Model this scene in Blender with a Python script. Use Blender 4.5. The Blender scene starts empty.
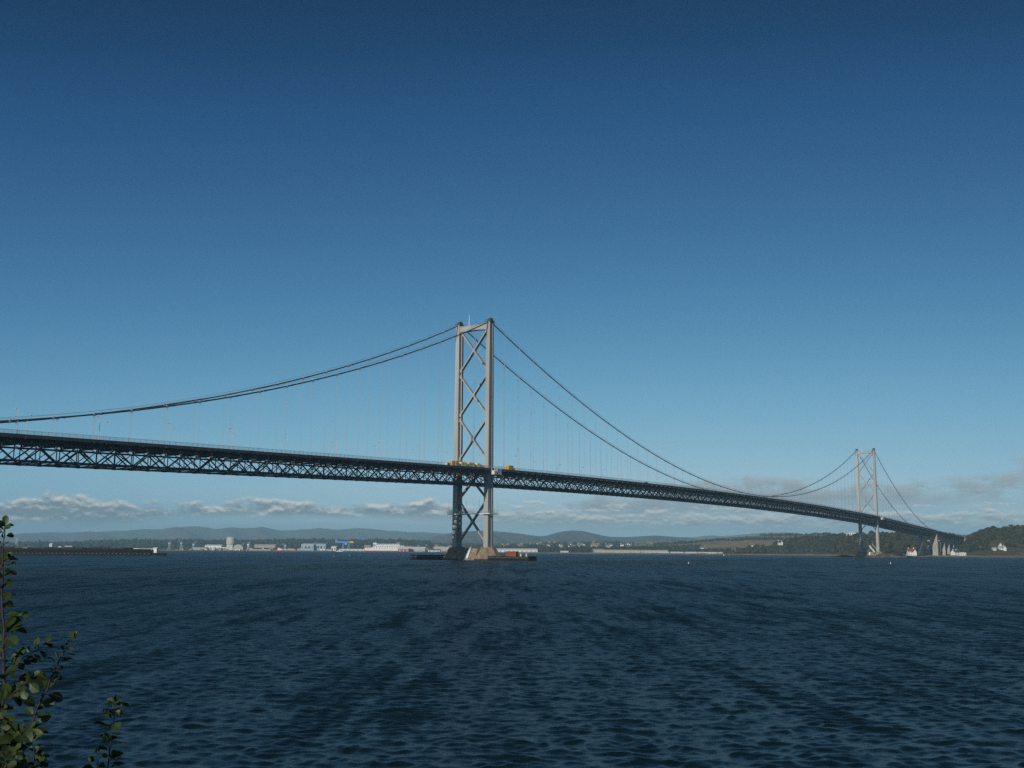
import bpy, bmesh, math, random
import numpy as np
from mathutils import Vector, Matrix

random.seed(7)
rng = np.random.default_rng(11)
sc = bpy.context.scene
COL = sc.collection
pi = math.pi

# ------------------------------------------------------------------ camera frame (fitted to the place's known sizes)
F, PITCH, ROLL, CH = 1074.87, 0.154259, 0.0061196, 5.667
TH = 0.557875                                   # bearing of the bridge axis from the view axis
T1 = np.array([-24.451, 687.015, 0.0])          # mid point between the near tower's legs
U = np.array([math.sin(TH), math.cos(TH), 0.0])
V = np.array([math.cos(TH), -math.sin(TH), 0.0])
SPAN, SIDE, HW = 1006.0, 408.0, 11.9
_fw = np.array([0, math.cos(PITCH), math.sin(PITCH)]); _up0 = np.array([0, -math.sin(PITCH), math.cos(PITCH)])
_ri0 = np.array([1.0, 0, 0])
_ri = _ri0 * math.cos(ROLL) + _up0 * math.sin(ROLL); _up = -_ri0 * math.sin(ROLL) + _up0 * math.cos(ROLL)


def ray(px, py):
    return _fw + _ri * (px - 512) / F - _up * (py - 384) / F


def at(px, py, Y):
    d = ray(px, py)
    return np.array([0, 0, CH]) + d * (Y / d[1])


def gx(px, Y):
    return at(px, 552, Y)[0]


def s_at(px, py, w):
    d = ray(px, py); o = np.array([0, 0, CH])
    t = ((T1 + w * V - o) @ V) / (d @ V)
    return (o + t * d - T1) @ U


def BW(s, w, z):
    p = T1 + s * U + w * V
    return (p[0], p[1], z)


ROTB = math.atan2(U[1], U[0])

# ------------------------------------------------------------------ mesh helpers
class MB:
    def __init__(self):
        self.v = []; self.f = []; self.m = []; self.cur = 0

    def add(self, vs, fs):
        n = len(self.v)
        self.v.extend([tuple(map(float, p)) for p in vs])
        for q in fs:
            self.f.append(tuple(i + n for i in q)); self.m.append(self.cur)
        return self

    def box(self, x0, x1, y0, y1, z0, z1):
        return self.add([(x0, y0, z0), (x1, y0, z0), (x1, y1, z0), (x0, y1, z0), (x0, y0, z1), (x1, y0, z1), (x1, y1, z1), (x0, y1, z1)],
                        [(0, 3, 2, 1), (4, 5, 6, 7), (0, 1, 5, 4), (1, 2, 6, 5), (2, 3, 7, 6), (3, 0, 4, 7)])

    def taper(self, b, t, z0, z1):
        """frustum between rectangle b=(x0,x1,y0,y1) at z0 and t at z1"""
        return self.add([(b[0], b[2], z0), (b[1], b[2], z0), (b[1], b[3], z0), (b[0], b[3], z0),
                         (t[0], t[2], z1), (t[1], t[2], z1), (t[1], t[3], z1), (t[0], t[3], z1)],
                        [(0, 3, 2, 1), (4, 5, 6, 7), (0, 1, 5, 4), (1, 2, 6, 5), (2, 3, 7, 6), (3, 0, 4, 7)])

    def bar(self, p, q, w, h, up=(0, 0, 1)):
        p = np.array(p, float); q = np.array(q, float); d = q - p; d /= np.linalg.norm(d)
        up = np.array(up, float); a = np.cross(d, up)
        if np.linalg.norm(a) < 1e-4:
            a = np.cross(d, (1, 0, 0))
        a /= np.linalg.norm(a); b = np.cross(a, d)
        a = a * w / 2; b = b * h / 2
        return self.add([p - a - b, p + a - b, p + a + b, p - a + b, q - a - b, q + a - b, q + a + b, q - a + b],
                        [(0, 3, 2, 1), (4, 5, 6, 7), (0, 1, 5, 4), (1, 2, 6, 5), (2, 3, 7, 6), (3, 0, 4, 7)])

    def tube(self, pts, r, n=6, cap=True):
        pts = [np.array(p, float) for p in pts]; N = len(pts)
        rs = r if hasattr(r, '__len__') else [r] * N
        vs = []
        for i, p in enumerate(pts):
            d = pts[min(i + 1, N - 1)] - pts[max(i - 1, 0)]; d /= np.linalg.norm(d)
            a = np.cross(d, (0, 0, 1))
            if np.linalg.norm(a) < 1e-3:
                a = np.cross(d, (0, 1, 0))
            a /= np.linalg.norm(a); b = np.cross(a, d)
            for k in range(n):
                c = 2 * pi * k / n
                vs.append(p + rs[i] * (math.cos(c) * a + math.sin(c) * b))
        fs = [(i * n + k, i * n + (k + 1) % n, (i + 1) * n + (k + 1) % n, (i + 1) * n + k) for i in range(N - 1) for k in range(n)]
        if cap:
            fs += [tuple(range(n))[::-1], tuple((N - 1) * n + k for k in range(n))]
        return self.add(vs, fs)

    def sweep(self, secs):
        """closed cross sections, same count, joined along the way"""
        n = len(secs[0]); vs = [p for s_ in secs for p in s_]
        fs = [(i * n + k, i * n + (k + 1) % n, (i + 1) * n + (k + 1) % n, (i + 1) * n + k) for i in range(len(secs) - 1) for k in range(n)]
        fs += [tuple(range(n))[::-1], tuple((len(secs) - 1) * n + k for k in range(n))]
        return self.add(vs, fs)

    def gable(self, x0, x1, y0, y1, z0, z1, ov=0.3, th=0.25):
        """roof with its ridge along x, as two slabs meeting at the ridge"""
        ym = (y0 + y1) / 2; a0, a1 = x0 - ov, x1 + ov; k = (z1 - z0) / (ym - y0)
        b0, b1 = y0 - ov, y1 + ov; e = z0 - k * ov
        s0 = [(a0, b0, e), (a0, ym, z1), (a0, b1, e), (a0, b1, e + th), (a0, ym, z1 + th), (a0, b0, e + th)]
        s1 = [(a1,) + p[1:] for p in s0]
        return self.sweep([s0, s1])

    def prism(self, poly, y0, y1):
        """polygon in xz pushed from y0 to y1"""
        return self.sweep([[(x, y0, z) for x, z in poly], [(x, y1, z) for x, z in poly]])

    def build(self, name, mats, parent=None, smooth=False, loc=None, rotz=0):
        me = bpy.data.meshes.new(name)
        me.from_pydata(self.v, [], self.f); me.update()
        if not isinstance(mats, (list, tuple)):
            mats = [mats]
        for m in mats:
            me.materials.append(m)
        if len(mats) > 1:
            me.polygons.foreach_set('material_index', self.m)
        bm = bmesh.new(); bm.from_mesh(me); bmesh.ops.recalc_face_normals(bm, faces=bm.faces); bm.to_mesh(me); bm.free()
        if smooth:
            me.polygons.foreach_set('use_smooth', [True] * len(me.polygons))
        o = bpy.data.objects.new(name, me); COL.objects.link(o)
        if parent is not None:
            o.parent = parent
        if loc is not None:
            o.location = loc
        o.rotation_euler = (0, 0, rotz)
        return o


def tag(o, label=None, cat=None, group=None, kind=None):
    if label: o['label'] = label
    if cat: o['category'] = cat
    if group: o['group'] = group
    if kind: o['kind'] = kind
    return o


def thing(name, label, cat, loc=(0, 0, 0), rotz=0.0, group=None):
    o = bpy.data.objects.new(name, None); COL.objects.link(o)
    o.empty_display_size = 1
    o.location = loc; o.rotation_euler = (0, 0, rotz)
    return tag(o, label, cat, group)


def sub(name, parent, loc=(0, 0, 0), rotz=0.0):
    o = bpy.data.objects.new(name, None); COL.objects.link(o)
    o.parent = parent; o.location = loc; o.rotation_euler = (0, 0, rotz)
    return o


def kids(o):
    return [c for c in bpy.data.objects if c.parent == o]


def copy_tree(o, parent=None):
    ch = kids(o)
    c = o.copy(); COL.objects.link(c)
    if parent is not None:
        c.parent = parent
    for k in ch:
        copy_tree(k, c)
    return c


def place(proto, used, loc, rotz, label=None, group=None, scale=None):
    o = proto if not used else copy_tree(proto)
    used.append(o)
    o.location = loc; o.rotation_euler = (0, 0, rotz)
    if label: o['label'] = label
    if group: o['group'] = group
    if scale: o.scale = scale if hasattr(scale, '__len__') else (scale,) * 3
    return o


# ------------------------------------------------------------------ materials
def mat(name, c, rough=0.7, var=0.0, scale=0.3, c2=None, metal=0.0, stretch=(1, 1, 1), spec=0.3, detail=4, coords='Object', bump=0.0):
    m = bpy.data.materials.new(name); m.use_nodes = True
    nt = m.node_tree; b = nt.nodes['Principled BSDF']
    b.inputs['Base Color'].default_value = (*c, 1); b.inputs['Roughness'].default_value = rough
    b.inputs['Metallic'].default_value = metal; b.inputs['Specular IOR Level'].default_value = spec
    if c2 is not None or var > 0 or bump > 0:
        tc = nt.nodes.new('ShaderNodeTexCoord'); mp = nt.nodes.new('ShaderNodeMapping')
        mp.inputs['Scale'].default_value = stretch
        nt.links.new(tc.outputs[coords], mp.inputs[0])
        nz = nt.nodes.new('ShaderNodeTexNoise'); nz.inputs['Scale'].default_value = scale; nz.inputs['Detail'].default_value = detail
        nt.links.new(mp.outputs[0], nz.inputs['Vector'])
        rp = nt.nodes.new('ShaderNodeValToRGB'); e = rp.color_ramp.elements
        if c2 is None:
            c2 = tuple(x * (1 - var) for x in c); c = tuple(min(1, x * (1 + var)) for x in c)
        e[0].position = 0.35; e[0].color = (*c2, 1); e[1].position = 0.62; e[1].color = (*c, 1)
        nt.links.new(nz.outputs['Fac'], rp.inputs[0]); nt.links.new(rp.outputs[0], b.inputs['Base Color'])
        if bump > 0:
            bp = nt.nodes.new('ShaderNodeBump'); bp.inputs['Strength'].default_value = bump; bp.inputs['Distance'].default_value = 0.05
            nt.links.new(nz.outputs['Fac'], bp.inputs['Height']); nt.links.new(bp.outputs[0], b.inputs['Normal'])
    return m


M = {}
M['tower'] = mat('tower_paint', (0.43, 0.435, 0.41), 0.55, c2=(0.32, 0.315, 0.29), scale=0.25, stretch=(1, 1, 0.08), detail=6)
M['tower_far'] = M['tower']
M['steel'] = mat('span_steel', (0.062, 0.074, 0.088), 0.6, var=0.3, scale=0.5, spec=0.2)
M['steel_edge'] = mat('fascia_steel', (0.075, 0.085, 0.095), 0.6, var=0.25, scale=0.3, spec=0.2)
M['cable'] = mat('cable_steel', (0.10, 0.10, 0.105), 0.6, var=0.15, scale=0.2, spec=0.2)
M['hanger'] = mat('hanger_rope', (0.34, 0.35, 0.36), 0.5, var=0.1, scale=0.1)
M['asphalt'] = mat('asphalt', (0.055, 0.055, 0.057), 0.9, var=0.2, scale=0.4)
M['line'] = mat('road_paint', (0.78, 0.78, 0.74), 0.7, var=0.08, scale=1)
M['footway'] = mat('footway_plate', (0.15, 0.15, 0.15), 0.85, var=0.2, scale=0.4)
M['rail'] = mat('rail_paint', (0.50, 0.51, 0.52), 0.5, var=0.1, scale=0.5)
M['concrete'] = mat('pier_concrete', (0.30, 0.235, 0.165), 0.9, c2=(0.17, 0.125, 0.085), scale=0.35, stretch=(1, 1, 0.35), detail=8, bump=0.3)
M['concrete_pale'] = mat('viaduct_concrete', (0.40, 0.38, 0.33), 0.9, c2=(0.27, 0.25, 0.21), scale=0.3, stretch=(1, 1, 0.3), detail=6)
M['weed'] = mat('tide_band', (0.035, 0.035, 0.025), 0.8, var=0.4, scale=0.8)
M['timber'] = mat('wet_timber', (0.009, 0.0085, 0.008), 0.85, var=0.4, scale=0.7)
M['timber_pale'] = mat('weathered_timber', (0.095, 0.088, 0.072), 0.9, var=0.35, scale=0.6)
M['white'] = mat('white_paint', (0.78, 0.78, 0.75), 0.6, var=0.06, scale=0.2)
M['white2'] = mat('white_render', (0.70, 0.69, 0.64), 0.85, var=0.1, scale=0.2)
M['grey_wall'] = mat('grey_cladding', (0.36, 0.38, 0.39), 0.7, var=0.12, scale=0.15)
M['buff'] = mat('buff_stone', (0.44, 0.38, 0.28), 0.85, var=0.15, scale=0.2)
M['beige_roof'] = mat('beige_cladding', (0.46, 0.42, 0.33), 0.8, var=0.1, scale=0.1)
M['red_roof'] = mat('red_tile', (0.26, 0.06, 0.045), 0.8, var=0.2, scale=0.6)
M['slate'] = mat('slate', (0.09, 0.09, 0.10), 0.7, var=0.2, scale=0.5)
M['pink_roof'] = mat('faded_tile', (0.27, 0.19, 0.145), 0.8, var=0.2, scale=0.3)
M['win'] = mat('window_glass', (0.02, 0.025, 0.03), 0.1, spec=0.5)
M['red'] = mat('red_paint', (0.42, 0.03, 0.035), 0.5, var=0.12, scale=0.3)
M['rust_red'] = mat('red_container', (0.24, 0.06, 0.034), 0.7, var=0.25, scale=0.7)
M['blue'] = mat('crane_blue', (0.07, 0.22, 0.45), 0.5, var=0.1, scale=0.2)
M['pale_blue'] = mat('pale_blue_cladding', (0.33, 0.47, 0.56), 0.7, var=0.1, scale=0.1)
M['yellow'] = mat('lorry_yellow', (0.74, 0.52, 0.06), 0.5, var=0.06, scale=0.6)
M['lemon'] = mat('lorry_lemon', (0.76, 0.64, 0.18), 0.5, var=0.06, scale=0.6)
M['orange'] = mat('lorry_orange', (0.74, 0.36, 0.035), 0.5, var=0.06, scale=0.6)
M['tyre'] = mat('tyre_rubber', (0.02, 0.02, 0.02), 0.9, var=0.2, scale=2)
M['dark_grey'] = mat('dark_grey_paint', (0.032, 0.034, 0.037), 0.7, var=0.3, scale=0.5)
M['dark_blue'] = mat('dark_blue_paint', (0.017, 0.022, 0.035), 0.7, var=0.3, scale=0.5)
M['dark_red'] = mat('dark_red_paint', (0.03, 0.013, 0.012), 0.7, var=0.3, scale=0.5)
M['crane_grey'] = mat('crane_grey', (0.40, 0.43, 0.45), 0.6, var=0.1, scale=0.2)
M['silo'] = mat('silo_concrete', (0.56, 0.57, 0.50), 0.8, var=0.1, scale=0.1)
M['khaki'] = mat('khaki_shed', (0.42, 0.42, 0.34), 0.8, var=0.12, scale=0.1)
M['bark'] = mat('bark', (0.055, 0.032, 0.028), 0.8, var=0.3, scale=60, coords='Generated')
M['rock'] = mat('shore_rock', (0.045, 0.042, 0.035), 0.9, c2=(0.014, 0.016, 0.012), scale=3.0, detail=8, bump=0.8)
M['rock_far'] = mat('far_rock', (0.14, 0.115, 0.085), 0.9, c2=(0.05, 0.045, 0.035), scale=0.12, detail=8)
M['earth'] = mat('bank_earth', (0.07, 0.06, 0.04), 0.95, c2=(0.04, 0.05, 0.02), scale=1.2, detail=6)
M['sand'] = mat('shore_sand', (0.36, 0.27, 0.17), 0.95, c2=(0.17, 0.14, 0.09), scale=0.03, detail=6)
M['grassland'] = mat('low_land', (0.085, 0.085, 0.04), 0.95, c2=(0.13, 0.105, 0.06), scale=0.006, detail=6)


def foliage_mat(name, c_dark, c_light):
    m = bpy.data.materials.new(name); m.use_nodes = True
    nt = m.node_tree; b = nt.nodes['Principled BSDF']
    a = nt.nodes.new('ShaderNodeAttribute'); a.attribute_name = 'tone'
    rp = nt.nodes.new('ShaderNodeValToRGB'); e = rp.color_ramp.elements
    e[0].color = (*c_dark, 1); e[1].color = (*c_light, 1)
    nt.links.new(a.outputs['Fac'], rp.inputs[0]); nt.links.new(rp.outputs[0], b.inputs['Base Color'])
    b.inputs['Roughness'].default_value = 0.85; b.inputs['Specular IOR Level'].default_value = 0.15
    return m


M['wood_near'] = foliage_mat('wood_leaf', (0.014, 0.019, 0.008), (0.072, 0.066, 0.027))
M['wood_far'] = foliage_mat('far_wood_leaf', (0.014, 0.022, 0.012), (0.045, 0.055, 0.028))


def hill_mat(name, cols, scale, stretch=(1, 1, 1)):
    m = bpy.data.materials.new(name); m.use_nodes = True
    nt = m.node_tree; b = nt.nodes['Principled BSDF']; b.inputs['Roughness'].default_value = 0.95; b.inputs['Specular IOR Level'].default_value = 0.05
    tc = nt.nodes.new('ShaderNodeTexCoord'); mp = nt.nodes.new('ShaderNodeMapping'); mp.inputs['Scale'].default_value = stretch
    nz = nt.nodes.new('ShaderNodeTexNoise'); nz.inputs['Scale'].default_value = scale; nz.inputs['Detail'].default_value = 7; nz.inputs['Roughness'].default_value = 0.6
    rp = nt.nodes.new('ShaderNodeValToRGB'); cr = rp.color_ramp
    n = len(cols)
    for i, c in enumerate(cols):
        p = 0.3 + 0.4 * i / (n - 1)
        e = cr.elements[i] if i < 2 else cr.elements.new(p)
        e.position = p; e.color = (*c, 1)
    nt.links.new(tc.outputs['Object'], mp.inputs[0]); nt.links.new(mp.outputs[0], nz.inputs['Vector'])
    nt.links.new(nz.outputs['Fac'], rp.inputs[0]); nt.links.new(rp.outputs[0], b.inputs['Base Color'])
    return m


M['mountain'] = hill_mat('moorland', [(0.075, 0.085, 0.065), (0.12, 0.11, 0.085), (0.085, 0.085, 0.065), (0.14, 0.125, 0.09)], 0.0016)
M['fields'] = hill_mat('ploughed_fields', [(0.30, 0.205, 0.12), (0.22, 0.17, 0.085), (0.38, 0.26, 0.15), (0.17, 0.16, 0.07)], 0.0022, (1, 0.35, 1))
M['slope'] = hill_mat('rough_grass', [(0.05, 0.055, 0.022), (0.11, 0.098, 0.042), (0.07, 0.07, 0.028), (0.17, 0.13, 0.07)], 0.012)

# ------------------------------------------------------------------ bridge levels
def Zt(s):                                       # top of the footway edge
    if s < 0:
        return 57.2 + 0.0285 * s
    if s > SPAN:
        return 57.2 - 0.0290 * (s - SPAN)
    x = (s - SPAN / 2) / (SPAN / 2)
    return 62.2 - 5.0 * x * x


def Zc(s):                                       # main cable
    if 0 <= s <= SPAN:
        x = (s - SPAN / 2) / (SPAN / 2)
        return 64.0 + 88.5 * x * x
    q = (-s if s < 0 else s - SPAN) / SIDE
    return 152.5 + (43.0 - 152.5) * q - 4 * 18 * q * (1 - q)


bridge = thing('suspension_bridge', 'long grey suspension bridge with two tall braced towers crossing the firth', 'bridge', (T1[0], T1[1], 0), ROTB)
P_ = 9.15                                        # half a hanger spacing: one truss panel

# ---- tower (local: x along the bridge, y across, z up)
def leg_mb(side):
    m = MB()
    y = side * HW
    inn = -side
    z0, z1 = 7.5, 152.0
    def fr(z):                                   # taper of the leg with height
        k = (z - z0) / (z1 - z0)
        return 1.68 - 0.36 * k, 3.1 - 0.62 * k   # half sizes across, along
    a0, b0 = fr(z0); a1, b1 = fr(z1)
    for (x0, x1) in ((-1.0, -0.30), (0.34, 1.0)):   # front and rear box columns
        m.taper((x0 * b0, x1 * b0, y - a0, y + a0), (x0 * b1, x1 * b1, y - a1, y + a1), z0, z1)
    # web between them, set back, with the flange that takes the bracing on the inner side
    m.taper((-0.30 * b0, 0.34 * b0, y - a0 * .78, y + a0 * .78), (-0.30 * b1, 0.34 * b1, y - a1 * .78, y + a1 * .78), z0, z1)
    lo, hi = sorted((y + inn * a0 * .78, y + inn * (a0 + .75))); lo1, hi1 = sorted((y + inn * a1 * .78, y + inn * (a1 + .6)))
    m.taper((0.0 * b0, 0.26 * b0, lo, hi), (0.0 * b1, 0.26 * b1, lo1, hi1), z0, z1)
    for z in np.arange(17, 150, 9.6):            # splice plates
        a, b = fr(z); a += 0.05; b += 0.05
        for (x0, x1) in ((-1.0, -0.30), (0.34, 1.0)):
            m.box(x0 * b - (.05 if x0 < 0 else -.05) * 0, x1 * b, y - a, y + a, z, z + 0.5)
    m.box(-4.0, 4.0, y - 2.6, y + 2.6, 6.9, 7.9)  # base plate
    return m


def make_tower(parent):
    t = sub('tower', parent)
    for sd in (-1, 1):
        leg_mb(sd).build('leg', M['tower'], t)
    for (zb, zt) in ((121.5, 147.0), (92.5, 117.5), (64.0, 89.0), (39.0, 60.5), (11.5, 36.5)):
        m = MB()
        yi = HW - 1.9
        for off, (p, q) in ((0.0, ((0, -yi, zb), (0, yi, zt))), (0.0, ((0, -yi, zt), (0, yi, zb)))):
            p = np.array(p, float); q = np.array(q, float)
            d = (q - p) / np.linalg.norm(q - p); n_ = np.array([0, -d[2], d[1]])
            m.bar(p + (0.02 if p[2] > q[2] else -0.02) * np.array([1, 0, 0]), q + (0.02 if p[2] > q[2] else -0.02) * np.array([1, 0, 0]), 2.3, .75, up=n_)
        zm = (zb + zt) / 2
        m.box(-1.2, 1.2, -.9, .9, zm - 1.1, zm + 1.1)
        for z in (zb, zt):
            for sd in (-1, 1):
                m.box(-1.1, 1.1, sd * (yi + .15) - .9, sd * (yi + .15) + .9, z - 1.1, z + 1.1)
        m.build('cross_brace', M['tower'], t)
    m = MB()
    secs = []
    for y in np.linspace(-HW + 1.3, HW - 1.3, 15):
        k = abs(y) / HW
        secs.append([(-1.7, y, 147.6 - 0.9 * k * k), (1.7, y, 147.6 - 0.9 * k * k), (1.7, y, 150.6), (-1.7, y, 150.6)])
    m.sweep(secs)
    m.box(-1.9, 1.9, -HW + 1.4, HW - 1.4, 150.603, 150.9)
    m.build('top_beam', M['tower'], t)
    for sd in (-1, 1):
        m = MB()
        y = sd * HW
        m.box(-2.9, 2.9, y - 1.9, y + 1.9, 152.003, 152.5)
        m.prism([(-2.6, 152.503), (2.6, 152.503), (1.7, 153.7), (0.6, 154.6), (-0.6, 154.6), (-1.7, 153.7)], y - 1.1, y + 1.1)
        for q in (-2.7, 2.7):
            for w in (-1.7, 1.7):
                m.bar((q, y + w, 152.5), (q, y + w, 153.7), .1, .1)
        m.bar((-2.7, y - 1.7, 153.7), (2.7, y - 1.7, 153.7), .1, .1); m.bar((-2.7, y + 1.7, 153.7), (2.7, y + 1.7, 153.7), .1, .1)
        m.build('saddle_housing', M['slate'], t)
    m = MB(); m.tube([(0, 4.5, 150.9), (0, 4.5, 155.5)], .2, 8); m.tube([(0, 4.5, 155.5), (0, 4.5, 158.2)], .13, 8)
    m.build('antenna', M['white'], t)
    return t


tw = make_tower(bridge)
tw2 = copy_tree(tw, bridge); tw2.location = (SPAN, 0, 0)

# ---- cables, handrail ropes, hangers
for sd in (-1, 1):
    y = sd * HW
    ss = list(np.linspace(-SIDE, 0, 35)) + list(np.linspace(0, SPAN, 81))[1:] + list(np.linspace(SPAN, SPAN + SIDE, 35))[1:]
    m = MB(); m.tube([(s, y, Zc(s)) for s in ss], 0.35, 10)
    for s in np.arange(-SIDE + 9.15, SPAN + SIDE, 18.29):
        z = Zc(s)
        m.tube([(s - .45, y, Zc(s - .45)), (s + .45, y, Zc(s + .45))], .45, 10)
    m.build('main_cable', M['cable'], bridge, smooth=True)
    for o_ in (-.55, .55):
        m = MB(); m.tube([(s, y + o_, Zc(s) + 1.35) for s in ss], 0.045, 4)
        m.build('handrail_rope', M['hanger'], bridge)

hspots = []
for sd in (1, -1):
    for k in range(1, 55):
        hspots.append((18.29 * k, sd))
    for k in range(1, 22):
        hspots.append((-18.29 * k, sd)); hspots.append((SPAN + 18.29 * k, sd))
hspots = [h for h in hspots if h[0] > -345 and Zc(h[0]) - Zt(h[0]) > 0.5]


def hang(m, s, sd):
    w = sd * HW
    for o_ in (-.24, .24):
        m.tube([(s + o_, -w, Zc(s) - 0.3), (s + o_, -w, Zt(s) - 3.1)], 0.043, 4, cap=False)
    m.box(s - .4, s + .4, -w - .5, -w + .5, Zc(s) - .55, Zc(s) + .5)


def hdist(h):
    p = np.array(BW(h[0], h[1] * HW, 60)); return (Zc(h[0]) - Zt(h[0])) / np.hypot(p[0], p[1])


hspots.sort(key=lambda h: -hdist(h))
for s, sd in hspots[:100]:
    m = MB(); hang(m, s, sd); m.build('hanger', M['hanger'], bridge)
m = MB()
for s, sd in hspots[100:]:
    hang(m, s, sd)
o = m.build('hanger', M['hanger'], bridge); o['kind'] = 'stuff'

# ---- spans
def make_span(name, s0, s1):
    part = sub(name, bridge)
    n = int(round((s1 - s0) / P_)); ns = [s0 + (s1 - s0) * i / n for i in range(n + 1)]
    TD, BD = 3.0, 9.6                            # chord levels below the footway edge
    for sd in (-1, 1):
        m = MB(); y = sd * HW
        for i in range(n):
            a, b = ns[i], ns[i + 1]
            m.bar((a, y, Zt(a) - TD), (b, y, Zt(b) - TD), .55, .75)
            m.bar((a, y, Zt(a) - BD), (b, y, Zt(b) - BD), .55, .75)
            k = i if s0 >= 0 else n - i - 1
            up_first = (k % 2 == 0)
            if s0 < 0: up_first = not up_first
            # warren diagonals: top chord at the tower end
            if (i % 2 == 0) == (s0 >= 0 or n % 2 == 1):
                p, q = (a, y, Zt(a) - TD), (b, y, Zt(b) - BD)
            else:
                p, q = (a, y, Zt(a) - BD), (b, y, Zt(b) - TD)
            m.bar(p, q, .45, .55, up=(0, 1, 0))
            lo = min(p, q, key=lambda t_: t_[2]); e_ = a if abs(lo[0] - b) < 1e-6 else b
            m.bar((e_, y, Zt(e_) - BD), tuple((np.array(p) + np.array(q)) / 2), .26, .28, up=(0, 1, 0))
        for i in range(n + 1):
            a = ns[i]
            m.bar((a, y, Zt(a) - TD - .4), (a, y, Zt(a) - BD + .4),   .30, .30, up=(1, 0, 0))
            m.bar((a - .9, y, Zt(a) - BD + .0), (a + .9, y, Zt(a) - BD + .0), .63, 1.0)
            m.bar((a - .8, y, Zt(a) - TD - .1), (a + .8, y, Zt(a) - TD - .1), .63, 1.0)
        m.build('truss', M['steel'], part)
    # cross frames, laterals, stringers
    m = MB()
    for i in range(n + 1):
        a = ns[i]; z = Zt(a)
        m.bar((a, -HW + .3, z - 2.3), (a, HW - .3, z - 2.2), .3, 1.0)
        m.bar((a, -HW + .3, z - BD), (a, HW - .3, z - BD), .4, .5)
        m.bar((a, -HW + .3, z - BD + .3), (a, 0, z - 3.5), .28, .28); m.bar((a, HW - .3, z - BD + .3), (a, 0, z - 3.5), .28, .28)
        for sd in (-1, 1):                        # brackets of the footways
            m.bar((a, sd * (HW + .3), z - 1.1), (a, sd * 17.1, z - 1.1), .26, .36)
            m.bar((a, sd * (HW + .3), z - 3.0), (a, sd * 16.9, z - 1.3), .22, .26)
        if i < n:
            b = ns[i + 1]; zb = Zt(b)
            sg = 1 if i % 2 else -1
            m.bar((a, -HW * sg, z - BD - .1), (b, HW * sg, zb - BD - .1), .26, .24)
            m.bar((a, sg * HW, z - BD - .36), (b, -sg * HW, zb - BD - .36), .26, .24)
            for y in (-8, -5.2, -2.4, 2.4, 5.2, 8):
                m.bar((a, y, z - 1.32), (b, y, zb - 1.32), .25, .6)
            for y in (-15.6, -13.4, 13.4, 15.6):
                m.bar((a, y, z - .72), (b, y, zb - .72), .2, .35)
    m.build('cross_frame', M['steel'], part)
    # roadways
    m = MB()
    q = [s0 + (s1 - s0) * i / max(2, n // 2) for i in range(max(2, n // 2) + 1)]
    for (y0, y1) in ((-9.3, -1.6), (1.6, 9.3)):
        m.sweep([[(s, y0, Zt(s) - .98), (s, y1, Zt(s) - .98), (s, y1, Zt(s) - .62), (s, y0, Zt(s) - .62)] for s in q])
    m.cur = 1
    for yc in (-9.0, -1.9, 1.9, 9.0):
        m.add([(s, y, Zt(s) - .616) for s in q for y in (yc - .08, yc + .08)], [(2 * i, 2 * i + 1, 2 * i + 3, 2 * i + 2) for i in range(len(q) - 1)])
    for yc in (-5.45, 5.45):
        for i in range(len(q) - 1):
            a = q[i]; b = a + 5
            m.add([(a, yc - .07, Zt(a) - .616), (b, yc - .07, Zt(b) - .616), (b, yc + .07, Zt(b) - .616), (a, yc + .07, Zt(a) - .616)], [(0, 1, 2, 3)])
    m.build('roadway', [M['asphalt'], M['line']], part)
    for sd in (-1, 1):
        m = MB()
        m.sweep([[(s, sd * 9.95, Zt(s) - .52), (s, sd * 16.95, Zt(s) - .52), (s, sd * 16.95, Zt(s) - .3), (s, sd * 9.95, Zt(s) - .3)] for s in q])  # inner strip added over the carriageway gap to keep sun off the floor beams
        m.build('footway', M['footway'], part)
        m = MB()
        m.sweep([[(s, sd * 16.96, Zt(s) - 1.35), (s, sd * 17.2, Zt(s) - 1.35), (s, sd * 17.2, Zt(s)), (s, sd * 16.96, Zt(s))] for s in q])
        m.build('edge_beam', M['steel_edge'], part)
        m = MB()
        near = s0 < 600
        st = 3.05 if near else 6.1
        k = int((s1 - s0) / st)
        for i in range(k + 1):
            a = s0 + (s1 - s0) * i / k
            m.bar((a, sd * 17.08, Zt(a)), (a, sd * 17.08, Zt(a) + 1.35), .13, .13, up=(1, 0, 0))
        for h, r in ((1.35, .14), (1.08, .07), (.81, .07), (.54, .07), (.27, .07)):
            m.sweep([[(s, sd * 17.08 - r / 2, Zt(s) + h - r / 2), (s, sd * 17.08 + r / 2, Zt(s) + h - r / 2), (s, sd * 17.08 + r / 2, Zt(s) + h + r / 2), (s, sd * 17.08 - r / 2, Zt(s) + h + r / 2)] for s in q])
        m.build('railing', M['rail'], part)
        m = MB()                                  # crash barrier of the carriageway
        m.sweep([[(s, sd * 9.7 - .05, Zt(s) - .05), (s, sd * 9.7 + .05, Zt(s) - .05), (s, sd * 9.7 + .05, Zt(s) + .3), (s, sd * 9.7 - .05, Zt(s) + .3)] for s in q])
        for a in np.arange(s0 + 2, s1, 6.1):
            m.bar((a, sd * 9.7, Zt(a) - .9), (a, sd * 9.7, Zt(a) - .05), .1, .1, up=(1, 0, 0))
        m.build('crash_barrier', M['rail'], part)
    return part


make_span('side_span', -SIDE, -0.6)
make_span('main_span', 0.6, SPAN - .6)
make_span('side_span', SPAN + .6, SPAN + SIDE)

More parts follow.
